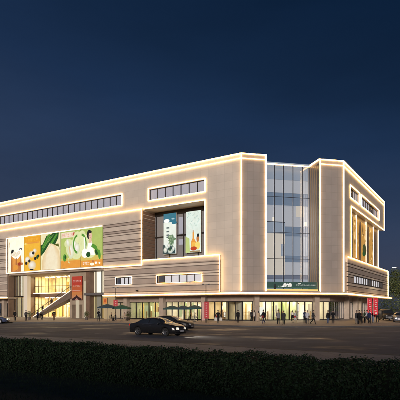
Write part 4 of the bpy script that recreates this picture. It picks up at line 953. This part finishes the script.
# ------------------------------------------------------------------ leaves and trees
def leaf_mesh(name, centres, size, m, parent=None, root=None, up=.3, nrm=None):
    n = len(centres); c = np.asarray(centres)
    d = rng.normal(size=(n, 3)); d[:, 2] += up
    if nrm is not None: d = d*.55+nrm
    d /= np.linalg.norm(d, axis=1)[:, None]
    t = np.cross(d, rng.normal(size=(n, 3))); t /= np.linalg.norm(t, axis=1)[:, None]+1e-9; b = np.cross(d, t)
    s = size*rng.uniform(.6, 1.4, n)[:, None]; off = np.array(root.location) if root is not None else np.zeros(3)
    v = np.stack([c-t*s*.5, c-b*s*.28+d*s*.06, c+t*s*.5, c+b*s*.28+d*s*.06], 1).reshape(-1, 3)-off
    me = bpy.data.meshes.new(name); me.vertices.add(n*4); me.vertices.foreach_set('co', v.ravel()); me.loops.add(n*4); me.loops.foreach_set('vertex_index', np.arange(n*4))
    me.polygons.add(n); me.polygons.foreach_set('loop_start', np.arange(n)*4); me.update(calc_edges=True)
    ms = m if isinstance(m, list) else [m]
    for q in ms: me.materials.append(q)
    me.polygons.foreach_set('material_index', rng.integers(0, len(ms), n))
    o = bpy.data.objects.new(name, me); COL.objects.link(o)
    if parent is not None: o.parent = parent
    return o
LEAF = [mat('leaf_a', (.034, .075, .026), .6), mat('leaf_b', (.045, .095, .034), .6), mat('leaf_c', (.025, .052, .022), .65)]
TLEAF = [mat('tree_leaf_a', (.075, .10, .03), .6), mat('tree_leaf_b', (.05, .07, .024), .6), mat('tree_leaf_c', (.10, .11, .035), .6)]
BARK = noise_var(mat('bark', (.09, .065, .045), .9), 4, .3)
def tree(x, y, H, rad, label, seed, nleaf=9000, group='street trees beyond the mall', lift=.30):
    rnd = random.Random(seed); r = empty('tree', (x, y, .0), 0, label, 'tree', group); g = MB()
    top = Vector((rnd.uniform(-.3, .3), rnd.uniform(-.3, .3), H*.72)); g.tube([(0, 0, 0), (.05, 0, H*.2), tuple(top*.55), tuple(top)], [.2, .16, .12, .04], 9)
    cl = []
    for k in range(11):
        a = rnd.uniform(0, 6.28); s0 = Vector((0, 0, H*rnd.uniform(.22, .6))); rr = rad*rnd.uniform(.45, 1.0); e = Vector((math.cos(a)*rr, math.sin(a)*rr, s0.z+H*rnd.uniform(.08, .28)))
        g.tube([tuple(s0), tuple((s0+e)/2+Vector((0, 0, .3))), tuple(e)], [.07, .05, .02], 6); cl.append((e, rad*rnd.uniform(.28, .48)))
        cl.append(((s0+e)/2+Vector((0, 0, H*.1)), rad*.34))
    for k in range(5): cl.append((Vector((rnd.uniform(-.35, .35)*rad, rnd.uniform(-.35, .35)*rad, H*rnd.uniform(.72, .95))), rad*rnd.uniform(.25, .38)))
    g.build('trunk', BARK, r, smooth=True)
    pts = []
    for c, q in cl:
        m = nleaf//len(cl); d = rng.normal(size=(m, 3)); d /= np.linalg.norm(d, axis=1)[:, None]; pts.append(np.array(c)+d*(q*rng.uniform(.35, 1.05, m)[:, None])*np.array([1, 1, .8]))
    leaf_mesh('crown', np.concatenate(pts), .34, TLEAF, r)
tree(53.5, 119, 12.2, 5.6, 'broad tree nearest the right end of the mall', 3)
tree(61, 112, 9.5, 4.2, 'lower tree right of the broad one, by the parked cars', 5)
tree(66, 130, 13.5, 6, 'tall tree behind the street lamp', 8)
tree(80, 124, 11, 5, 'tree farthest right beyond the cars', 9)
tree(92, 140, 12, 5.5, 'tree behind the farthest right one', 12)
wpts = []
for k in range(46):
    cx, cy, q = 44+k*4.2+random.uniform(-2, 2), 190+random.uniform(-8, 8)+k*.4, random.uniform(3.5, 6.5)
    d = rng.normal(size=(420, 3)); d /= np.linalg.norm(d, axis=1)[:, None]; wpts.append(np.array([cx, cy, q*.9])+d*q*rng.uniform(.5, 1.05, (420, 1)))
tag(leaf_mesh('woods', np.concatenate(wpts), .6, TLEAF), kind='stuff', label='dark line of far trees beyond the right end of the mall', cat='woods')

# lit street lamp at the right edge
x, y = 40.6, 91.0
r = empty('street_lamp', (x, y, .13), 0, 'tall street lamp with one lit white head, before the trees at the right', 'street lamp')
g = MB(); g.tube([(0, 0, 0), (0, 0, 5), (0, 0, 9.6), (-.3, 0, 10.05), (-1.3, -.1, 10.25)], [.11, .09, .06, .05, .045], 10); g.build('pole', mat('post_grey', (.12, .12, .12), .5, .5), r)
g = MB(); g.box(FI, -2.0, -1.25, -.25, .05, 10.2, 10.32); hd = g.build('lamp_head', mat('post_grey', (.12, .12, .12)), r); g = MB(); g.box(FI, -1.95, -1.3, -.27, .02, 10.14, 10.198); g.build('lamp_glass', glow('street_light', (1, .92, .8), 14.0), hd)
ll = bpy.data.lights.new('street_lamp_light', 'SPOT'); ll.spot_size = R(140); ll.spot_blend = .6; lo = bpy.data.objects.new('street_lamp_light', ll); COL.objects.link(lo); lo.parent = r; lo.location = (-1.6, -.1, 9.9); ll.energy = 1100; ll.color = (1, .88, .62); ll.shadow_soft_size = .2

def pot_plant(px, py, label, s=1.0):
    x, y = ground(px, py); r = empty('potted_shrub', (x, y, .13), 0, label, 'plant', 'potted shrubs')
    g = MB(); g.lathe([(0, 0), (.22, 0), (.3, .5), (.27, .5), (.24, .44), (0, .44)], n=14); g.build('pot', mat('pot', (.10, .08, .07), .6), r)
    d = rng.normal(size=(420, 3)); d /= np.linalg.norm(d, axis=1)[:, None]
    leaf_mesh('foliage', np.array([0, 0, .95])+d*rng.uniform(.15, .55, (420, 1))*np.array([1, 1, 1.15]), .13, TLEAF, r)
pot_plant(29.2, 320.6, 'potted shrub beside the white lobby column'); pot_plant(86.5, 320.8, 'potted shrub by the brown column right of the poster pier'); pot_plant(128.5, 321.2, 'potted shrub at the arcade column right of the green parasol')

# display racks inside the shops: too alike to tell apart
def rack(F, u, o, face, first=[None]):
    c = F.p(u, o, .14)
    if first[0] is None:
        r = empty('display_rack', c, face); m = mat('rack_wood', (.3, .2, .1), .5)
        g = MB(); g.box(FI, -.6, -.55, -.2, .2, 0, 1.5); g.box(FI, .55, .6, -.2, .2, 0, 1.5); g.build('frame', m, r)
        for z in (.2, .75, 1.3): g = MB(); g.box(FI, -.549, .549, -.19, .19, z, z+.04); g.build('shelf', m, r)
        first[0] = r
    else: r = copy_tree(first[0]); r.location = c; r.rotation_euler = (0, 0, face)
    tag(r, 'low wooden display rack inside a lit ground floor shop', 'rack', 'display racks in the shops')
for F, a, us in ((FL, R(-32.6), (5.5, 9.5, 13, 18, 22, 26.5)), (FC, R(12.4), (2.2, 5.5, 8.2, 11, 14.5)), (FR, R(57.4), (6, 12, 17))):
    for u in us: rack(F, u, -4.3, a)

# ------------------------------------------------------------------ cars
def interp(tab, x):
    if x <= tab[0][0]: return tab[0][1]
    for (a, p), (b, q) in zip(tab[:-1], tab[1:]):
        if x <= b: t = (x-a)/(b-a); t = t*t*(3-2*t)*.4+t*.6; return p+(q-p)*t
    return tab[-1][1]
SEDAN = dict(top=[(-2.42, .62), (-2.38, .93), (-2.25, 1.02), (-1.72, 1.07), (-1.02, 1.37), (-.45, 1.455), (.05, 1.455), (.45, 1.39), (1.28, 1.02), (1.8, .945), (2.2, .83), (2.37, .70), (2.43, .5)],
    belt=[(-2.42, .6), (-2.3, .9), (-1.75, .99), (0, .95), (1.28, .90), (1.85, .84), (2.25, .72), (2.43, .48)], hw=[(-2.42, .66), (-2.3, .78), (-1.8, .88), (-.6, .92), (.8, .92), (1.6, .90), (2.05, .83), (2.3, .71), (2.43, .56)],
    wheels=(-1.38, 1.45), r=.33, rear=(-1.66, -1.02), front=(.46, 1.24), side=[(-1.28, -.22), (-.12, .92)], L=2.43, roofw=.60)
VAN = dict(top=[(-2.4, .7), (-2.36, 1.5), (-2.2, 1.82), (-1.2, 1.88), (.3, 1.86), (.75, 1.72), (1.45, 1.16), (1.95, 1.08), (2.25, .95), (2.38, .7), (2.4, .5)],
    belt=[(-2.4, .7), (-2.3, 1.05), (-1.5, 1.10), (0, 1.08), (1.4, 1.02), (2.0, .95), (2.3, .8), (2.4, .5)], hw=[(-2.4, .78), (-2.25, .88), (-1.6, .93), (0, .95), (1.4, .94), (2.0, .88), (2.25, .78), (2.4, .62)],
    wheels=(-1.4, 1.42), r=.36, rear=(-2.34, -2.22), front=(.80, 1.40), side=[(-2.0, -1.0), (-.9, -.05), (.05, .95)], L=2.40, roofw=.74)
def car(P, paint, loc, rz, label, lights=True, group=None, name='car', spot=False):
    r = empty(name, (loc[0], loc[1], 0), rz, label, 'car', group); L = P['L']; rw = P['r']
    xs = sorted(set([round(-L+2*L*k/96, 4) for k in range(97)]))
    def prof(x):
        tp, bt_, hw = interp(P['top'], x), interp(P['belt'], x), interp(P['hw'], x)
        bt_ = min(bt_, tp-.015); cab = max(0, min(1, (tp-bt_-.06)/.34)); tw_ = hw*.86*(1-cab)+P['roofw']*cab
        sill = .22
        if abs(x) > L-.35: sill = .22+.14*((abs(x)-(L-.35))/.35)**2
        for wx in P['wheels']:
            d = abs(x-wx); R_ = rw+.055
            if d < R_: sill = max(sill, rw+math.sqrt(R_*R_-d*d))
        return tp, bt_, hw, cab, tw_, min(sill, bt_-.1)
    def row(x):
        tp, b, hw, cab, tw_, s = prof(x); mz = (s+b)/2 if s < .5 else s+(b-s)*.45
        p2 = (tw_, tp-.035-.03*cab); p4 = (hw-.035, b)
        return [(0, tp), (tw_*.55, tp-.008), p2, ((p2[0]+p4[0])/2+.012*cab, (p2[1]+p4[1])/2), p4, (hw-.005, b-.06), (hw+.008, mz), (hw-.02, s), (hw-.2, s+.01), (hw-.2, min(.3, s)), (0, min(.3, s))]
    rows = [row(x) for x in xs]; g = MB()
    for i in range(len(xs)-1):
        for j in range(10):
            for sgn in (1, -1):
                a, b, c, d = rows[i][j], rows[i+1][j], rows[i+1][j+1], rows[i][j+1]
                g.quad([(xs[i], sgn*a[0], a[1]), (xs[i+1], sgn*b[0], b[1]), (xs[i+1], sgn*c[0], c[1]), (xs[i], sgn*d[0], d[1])])
    for i in (0, -1):
        g.quad([(xs[i], p[0], p[1]) for p in rows[i]]+[(xs[i], -p[0], p[1]) for p in rows[i][::-1]])
    body = g.build('body', paint, r, smooth=True)
    for p in body.data.polygons: p.use_smooth = True
    # glazing a few millimetres proud of the shell
    gl = mat('car_glass', (.02, .024, .03), .08, spec=.9); trim = mat('car_trim', (.45, .45, .45), .25, .9)
    def pt(x, j):     # j fractional row
        rr = row(x); k = int(min(j, 9.999)); f = j-k; return (rr[k][0]+(rr[k+1][0]-rr[k][0])*f, rr[k][1]+(rr[k+1][1]-rr[k][1])*f)
    def patch(nm, x0, x1, j0, j1, both, off, m, parent=None, nx=10, nj=4):
        q = MB(); out = (0, 0)
        for sgn in ((1, -1) if both == 2 else (both,)):
            for i in range(nx):
                for j in range(nj):
                    c4 = []
                    for (a, b) in ((i, j), (i+1, j), (i+1, j+1), (i, j+1)):
                        x = x0+(x1-x0)*a/nx; y, z = pt(x, j0+(j1-j0)*b/nj); c4.append((x, sgn*(y+off[0]), z+off[1]))
                    q.quad(c4)
        return q.build(nm, m, parent or r, smooth=True)
    for s in (1, -1):
        for (a, b) in P['side']: patch('side_window', a, b, 2.25, 3.85, s, (.012, .003), gl)
        patch('door_trim', P['side'][0][0]-.05, P['side'][-1][1]+.15, 3.93, 4.02, s, (.012, 0), trim)
    def across(nm, x0, x1, m):
        q = MB()
        for i in range(8):
            for s in (1, -1):
                for j in range(3):
                    c4 = []
                    for (a, b) in ((i, j), (i+1, j), (i+1, j+1), (i, j+1)):
                        x = x0+(x1-x0)*a/8; y, z = pt(x, [0, 1, 1.6, 1.95][b]); c4.append((x+.004*(1 if x > 0 else -1), s*y, z+.008))
                    q.quad(c4)
        q.build(nm, m, r, smooth=True)
    across('windscreen', *P['front'], gl); across('rear_window', *P['rear'], gl)
    # door shut lines, handles
    for s in (1, -1):
        for x in (P['side'][0][1]+.05, P['side'][-1][1]+.1, P['side'][0][0]+.05):
            patch('door_gap', x, x+.012, 4.1, 6.9, s, (.003, 0), BLACK, nx=1)
        for x in (P['side'][0][0]+.55, P['side'][-1][0]+.15):
            q = MB(); y, z = pt(x, 5.1); q.box(FI, x-.09, x+.09, s*(y+.004), s*(y+.03), z-.03, z-.005); q.build('door_handle', trim, r)
        q = MB(); mx = P['side'][-1][1]-.02; y, z = pt(mx, 4); q.ball((mx, s*(y+.12), z+.06), (.07, .11, .07), 10); q.build('mirror', paint, r, smooth=True)
    # wheels
    for wx in P['wheels']:
        for s in (1, -1):
            y = interp(P['hw'], wx)-.035; q = MB(); q.lathe([(rw*.62, -.10), (rw*.94, -.11), (rw, -.07), (rw, .06), (rw*.94, .10), (rw*.66, .095), (rw*.64, .04)], (wx, s*(y-.1), rw), 'y', 26)
            wh = q.build('wheel', mat('tyre', (.018, .018, .018), .85), r, smooth=True)
            q = MB(); yo = s*(y-.1); q.lathe([(0, s*.03), (rw*.64, s*.03)], (wx, yo, rw), 'y', 20, 1); q.lathe([(rw*.56, s*.07), (rw*.66, s*.09), (rw*.66, s*.03)], (wx, yo, rw), 'y', 24)
            q.lathe([(0, s*.075), (rw*.16, s*.07), (rw*.16, s*.03)], (wx, yo, rw), 'y', 12)
            for k in range(5):
                t = 2*math.pi*k/5+.3; c, sn = math.cos(t), math.sin(t); w_ = .032
                for yy in (.072,):
                    q.quad([(wx+c*.04-sn*w_, yo+s*yy, rw+sn*.04+c*w_), (wx+c*.04+sn*w_, yo+s*yy, rw+sn*.04-c*w_), (wx+c*rw*.6+sn*w_, yo+s*yy, rw+sn*rw*.6-c*w_), (wx+c*rw*.6-sn*w_, yo+s*yy, rw+sn*rw*.6+c*w_)])
            q.build('rim', [mat('alloy', (.5, .5, .52), .3, .9), BLACK], wh)
            # dark wheel housing
        q = MB(); q.box(FI, wx-rw-.03, wx+rw+.03, -(y-.22), y-.22, .3, rw*2+.04); q.build('wheel_housing', BLACK, r)
    # face: lamps, grille, plate
    hz = interp(P['belt'], L-.12)-.02
    for s in (1, -1):
        q = MB(); n = 8
        pts = [((L-.30)-.02, .74), (L-.09, .60), (L+.0, .40)]
        P3 = []
        for x, y in pts: P3.append((x+.03, s*(min(y, interp(P['hw'], min(x, L)) + .012))))
        for (a, b) in zip(P3[:-1], P3[1:]):
            q.quad([(a[0], a[1], hz-.06), (b[0], b[1], hz-.07), (b[0]-.03, b[1], hz+.05), (a[0]-.05, a[1]*.99, hz+.06)])
            q.quad([(a[0]-.2, a[1]*.8, hz-.06), (b[0]-.2, b[1]*.8, hz-.07), (b[0]-.2, b[1]*.8, hz+.05), (a[0]-.2, a[1]*.8, hz+.06)])
        q.build('headlight', glow('headlight_on', (1, .90, .72), 5.0) if lights else mat('headlight_off', (.55, .56, .6), .15), r)
        q = MB(); q.box(FI, -L-.015, -L+.1, s*.36, s*.70, .76, .90); q.build('tail_light', mat('tail_red', (.25, .01, .01), .2, emit=(.8, .02, .01), es=.5), r)
    q = MB(); q.box(FI, L-.08, L+.025, -.33, .33, .42, hz-.09); gr = q.build('grille', BLACK, r)
    q = MB()
    for k in range(4): q.box(FI, L+.026, L+.036, -.32, .32, .44+k*.055, .455+k*.055)
    q.build('grille_bar', trim, gr)
    q = MB(); q.box(FI, L+.037, L+.05, -.22, .22, .36, .48); q.build('licence_plate', mat('plate', (.45, .45, .5), .5), r)
    q = MB(); q.box(FI, L-.35, L-.02, -.62, .62, .20, .27); q.build('bumper_lip', BLACK, r)
    if spot:
        for s in (1, -1):
            ld = bpy.data.lights.new('headlight_beam', 'SPOT'); lo = bpy.data.objects.new('headlight_beam', ld); COL.objects.link(lo); lo.parent = r; lo.location = (L+.08, s*.6, hz)
            lo.rotation_euler = (R(90-14), 0, R(-90)); ld.energy = 260; ld.color = (1, .88, .68); ld.spot_size = R(60); ld.spot_blend = .8; ld.shadow_soft_size = .06
    return r
PB = mat('black_paint', (.016, .016, .018), .20, 0, spec=.55)
PG = mat('grey_paint', (.16, .17, .21), .25, .3); PD = mat('dark_paint', (.014, .014, .016), .36, spec=.3); PBL = mat('blue_paint', (.06, .075, .14), .25)
fw = ground(164.2, 336.4); rwp = ground(137.6, 335.2)
ang = math.atan2(fw[1]-rwp[1], fw[0]-rwp[0])
side = Vector((math.sin(ang), -math.cos(ang)))
ctr = Vector(((fw[0]+rwp[0])/2, (fw[1]+rwp[1])/2)) - side*.85 
car(SEDAN, PB, ctr, ang, 'black sedan with lit headlights driving on the near road', True, name='parked_car' if 0 else 'car', spot=True)
c2 = ground(169.5, 330.2); car(SEDAN, PD, (c2[0], c2[1]+.3), R(-22), 'dark sedan half hidden behind the black sedan', False)
c3 = ground(-9.5, 323.5); car(SEDAN, PBL, (c3[0], c3[1]), R(8), 'dark blue car cut off by the left edge of the photo', True)
GC = 'cars parked at the right end of the plaza'
def pcar(P, paint, px, py, a, lab, li=False):
    x, y = ground(px, py); c = car(P, paint, (x, y), R(a), lab, li, GC); c.location.z = .13 if 0 else .13; return c
pcar(SEDAN, PG, 399.5, 322.9, -112, 'silver grey car with headlights facing the plaza at the right edge', True)
pcar(VAN, PD, 386.5, 321.0, -100, 'black van parked behind the silver grey car')
pcar(VAN, PBL, 408, 320.6, -100, 'dark blue van parked right of the black van')

# ------------------------------------------------------------------ hedge and grass
hr = empty('hedge', (*hp(15, .55), .02), 0, 'long clipped dark green hedge along the near pavement', 'hedge')
T0, T1, HH, HW = -26, 34, .98, 1.1
g = MB()
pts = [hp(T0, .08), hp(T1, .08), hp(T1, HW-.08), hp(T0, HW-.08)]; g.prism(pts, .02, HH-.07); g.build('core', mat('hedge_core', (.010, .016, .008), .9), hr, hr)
N = 170000; t = rng.uniform(T0, T1, N); ph = rng.uniform(0, 1, N); o_ = np.empty(N); z_ = np.empty(N); nr = np.zeros((N, 3))
fnx, fny = FL.n.x, FL.n.y
fm = ph < .45; tm = (ph >= .45) & (ph < .88); bm_ = ph >= .88
o_[fm] = rng.normal(0, .035, fm.sum()); z_[fm] = rng.uniform(.03, HH, fm.sum()); nr[fm] = (fnx, fny, .1)
o_[tm] = rng.uniform(0, HW, tm.sum()); z_[tm] = HH+rng.normal(0, .03, tm.sum())+np.abs(rng.normal(0, .035, tm.sum()))*(rng.random(tm.sum()) < .3); nr[tm] = (0, 0, 1)
o_[bm_] = HW+rng.normal(0, .03, bm_.sum()); z_[bm_] = rng.uniform(.1, HH, bm_.sum()); nr[bm_] = (-fnx, -fny, .1)
lump = .035*np.sin(t*2.1)+.03*np.sin(t*5.3+1)+.025*np.sin(t*9.7+2); z_ = np.where(z_ > .6, z_+lump*(z_-.5)*1.6, z_); o_ = o_+np.where(fm, .04*np.sin(t*3.3+z_*4)+.03*np.sin(t*7.9), 0)
C3 = np.stack([hedge_f0[0]-HD[0]*t-fnx*o_, hedge_f0[1]-HD[1]*t-fny*o_, z_], 1)
leaf_mesh('foliage', C3, .060, LEAF, hr, hr, 0, nr)
N = 60000; gx = rng.uniform(-15, 13, N); gy = rng.uniform(7.5, 19, N)
dd = (gx-hedge_f0[0])*(-fnx)+(gy-hedge_f0[1])*(-fny); k = dd < .05; gx, gy = gx[k], gy[k]; N = len(gx)
h = rng.uniform(.03, .085, N); aa = rng.uniform(0, 6.28, N); lx, ly = rng.normal(0, .03, N), rng.normal(0, .03, N)
v = np.empty((N, 3, 3)); v[:, 0] = np.stack([gx-np.cos(aa)*.006, gy-np.sin(aa)*.006, np.full(N, .02)], 1); v[:, 1] = np.stack([gx+np.cos(aa)*.006, gy+np.sin(aa)*.006, np.full(N, .02)], 1); v[:, 2] = np.stack([gx+lx, gy+ly, .02+h], 1)
me = bpy.data.meshes.new('grass'); me.vertices.add(N*3); me.vertices.foreach_set('co', v.ravel()); me.loops.add(N*3); me.loops.foreach_set('vertex_index', np.arange(N*3)); me.polygons.add(N); me.polygons.foreach_set('loop_start', np.arange(N)*3); me.update(calc_edges=True); me.materials.append(GRASS)
go = bpy.data.objects.new('grass', me); COL.objects.link(go); tag(go, 'short dark lawn grass before the hedge', 'grass', kind='stuff')

# ------------------------------------------------------------------ unseen low block, added behind the viewer to shade the lawn and hedge
bk = empty('shade_block', (-14, -30, 0), R(-14), 'low brick block added unseen behind the viewer to shade hedge and lawn', 'building')
g = MB(); g.box(FI, -130, 130, -12, 0, 0, 9.6); g.build('wall', noise_var(mat('shade_block_wall', (.22, .13, .10), .8), 1, .2), bk)
g = MB(); g.box(FI, -130.3, 130.3, -12.3, .3, 9.61, 9.8); g.build('roof', ROOF, bk)
for k in range(14):
    g = MB(); g.box(FI, -66+k*8.3, -61+k*8.3, .01, .06, 5.2, 7.4); g.build('window', WIND, bk)
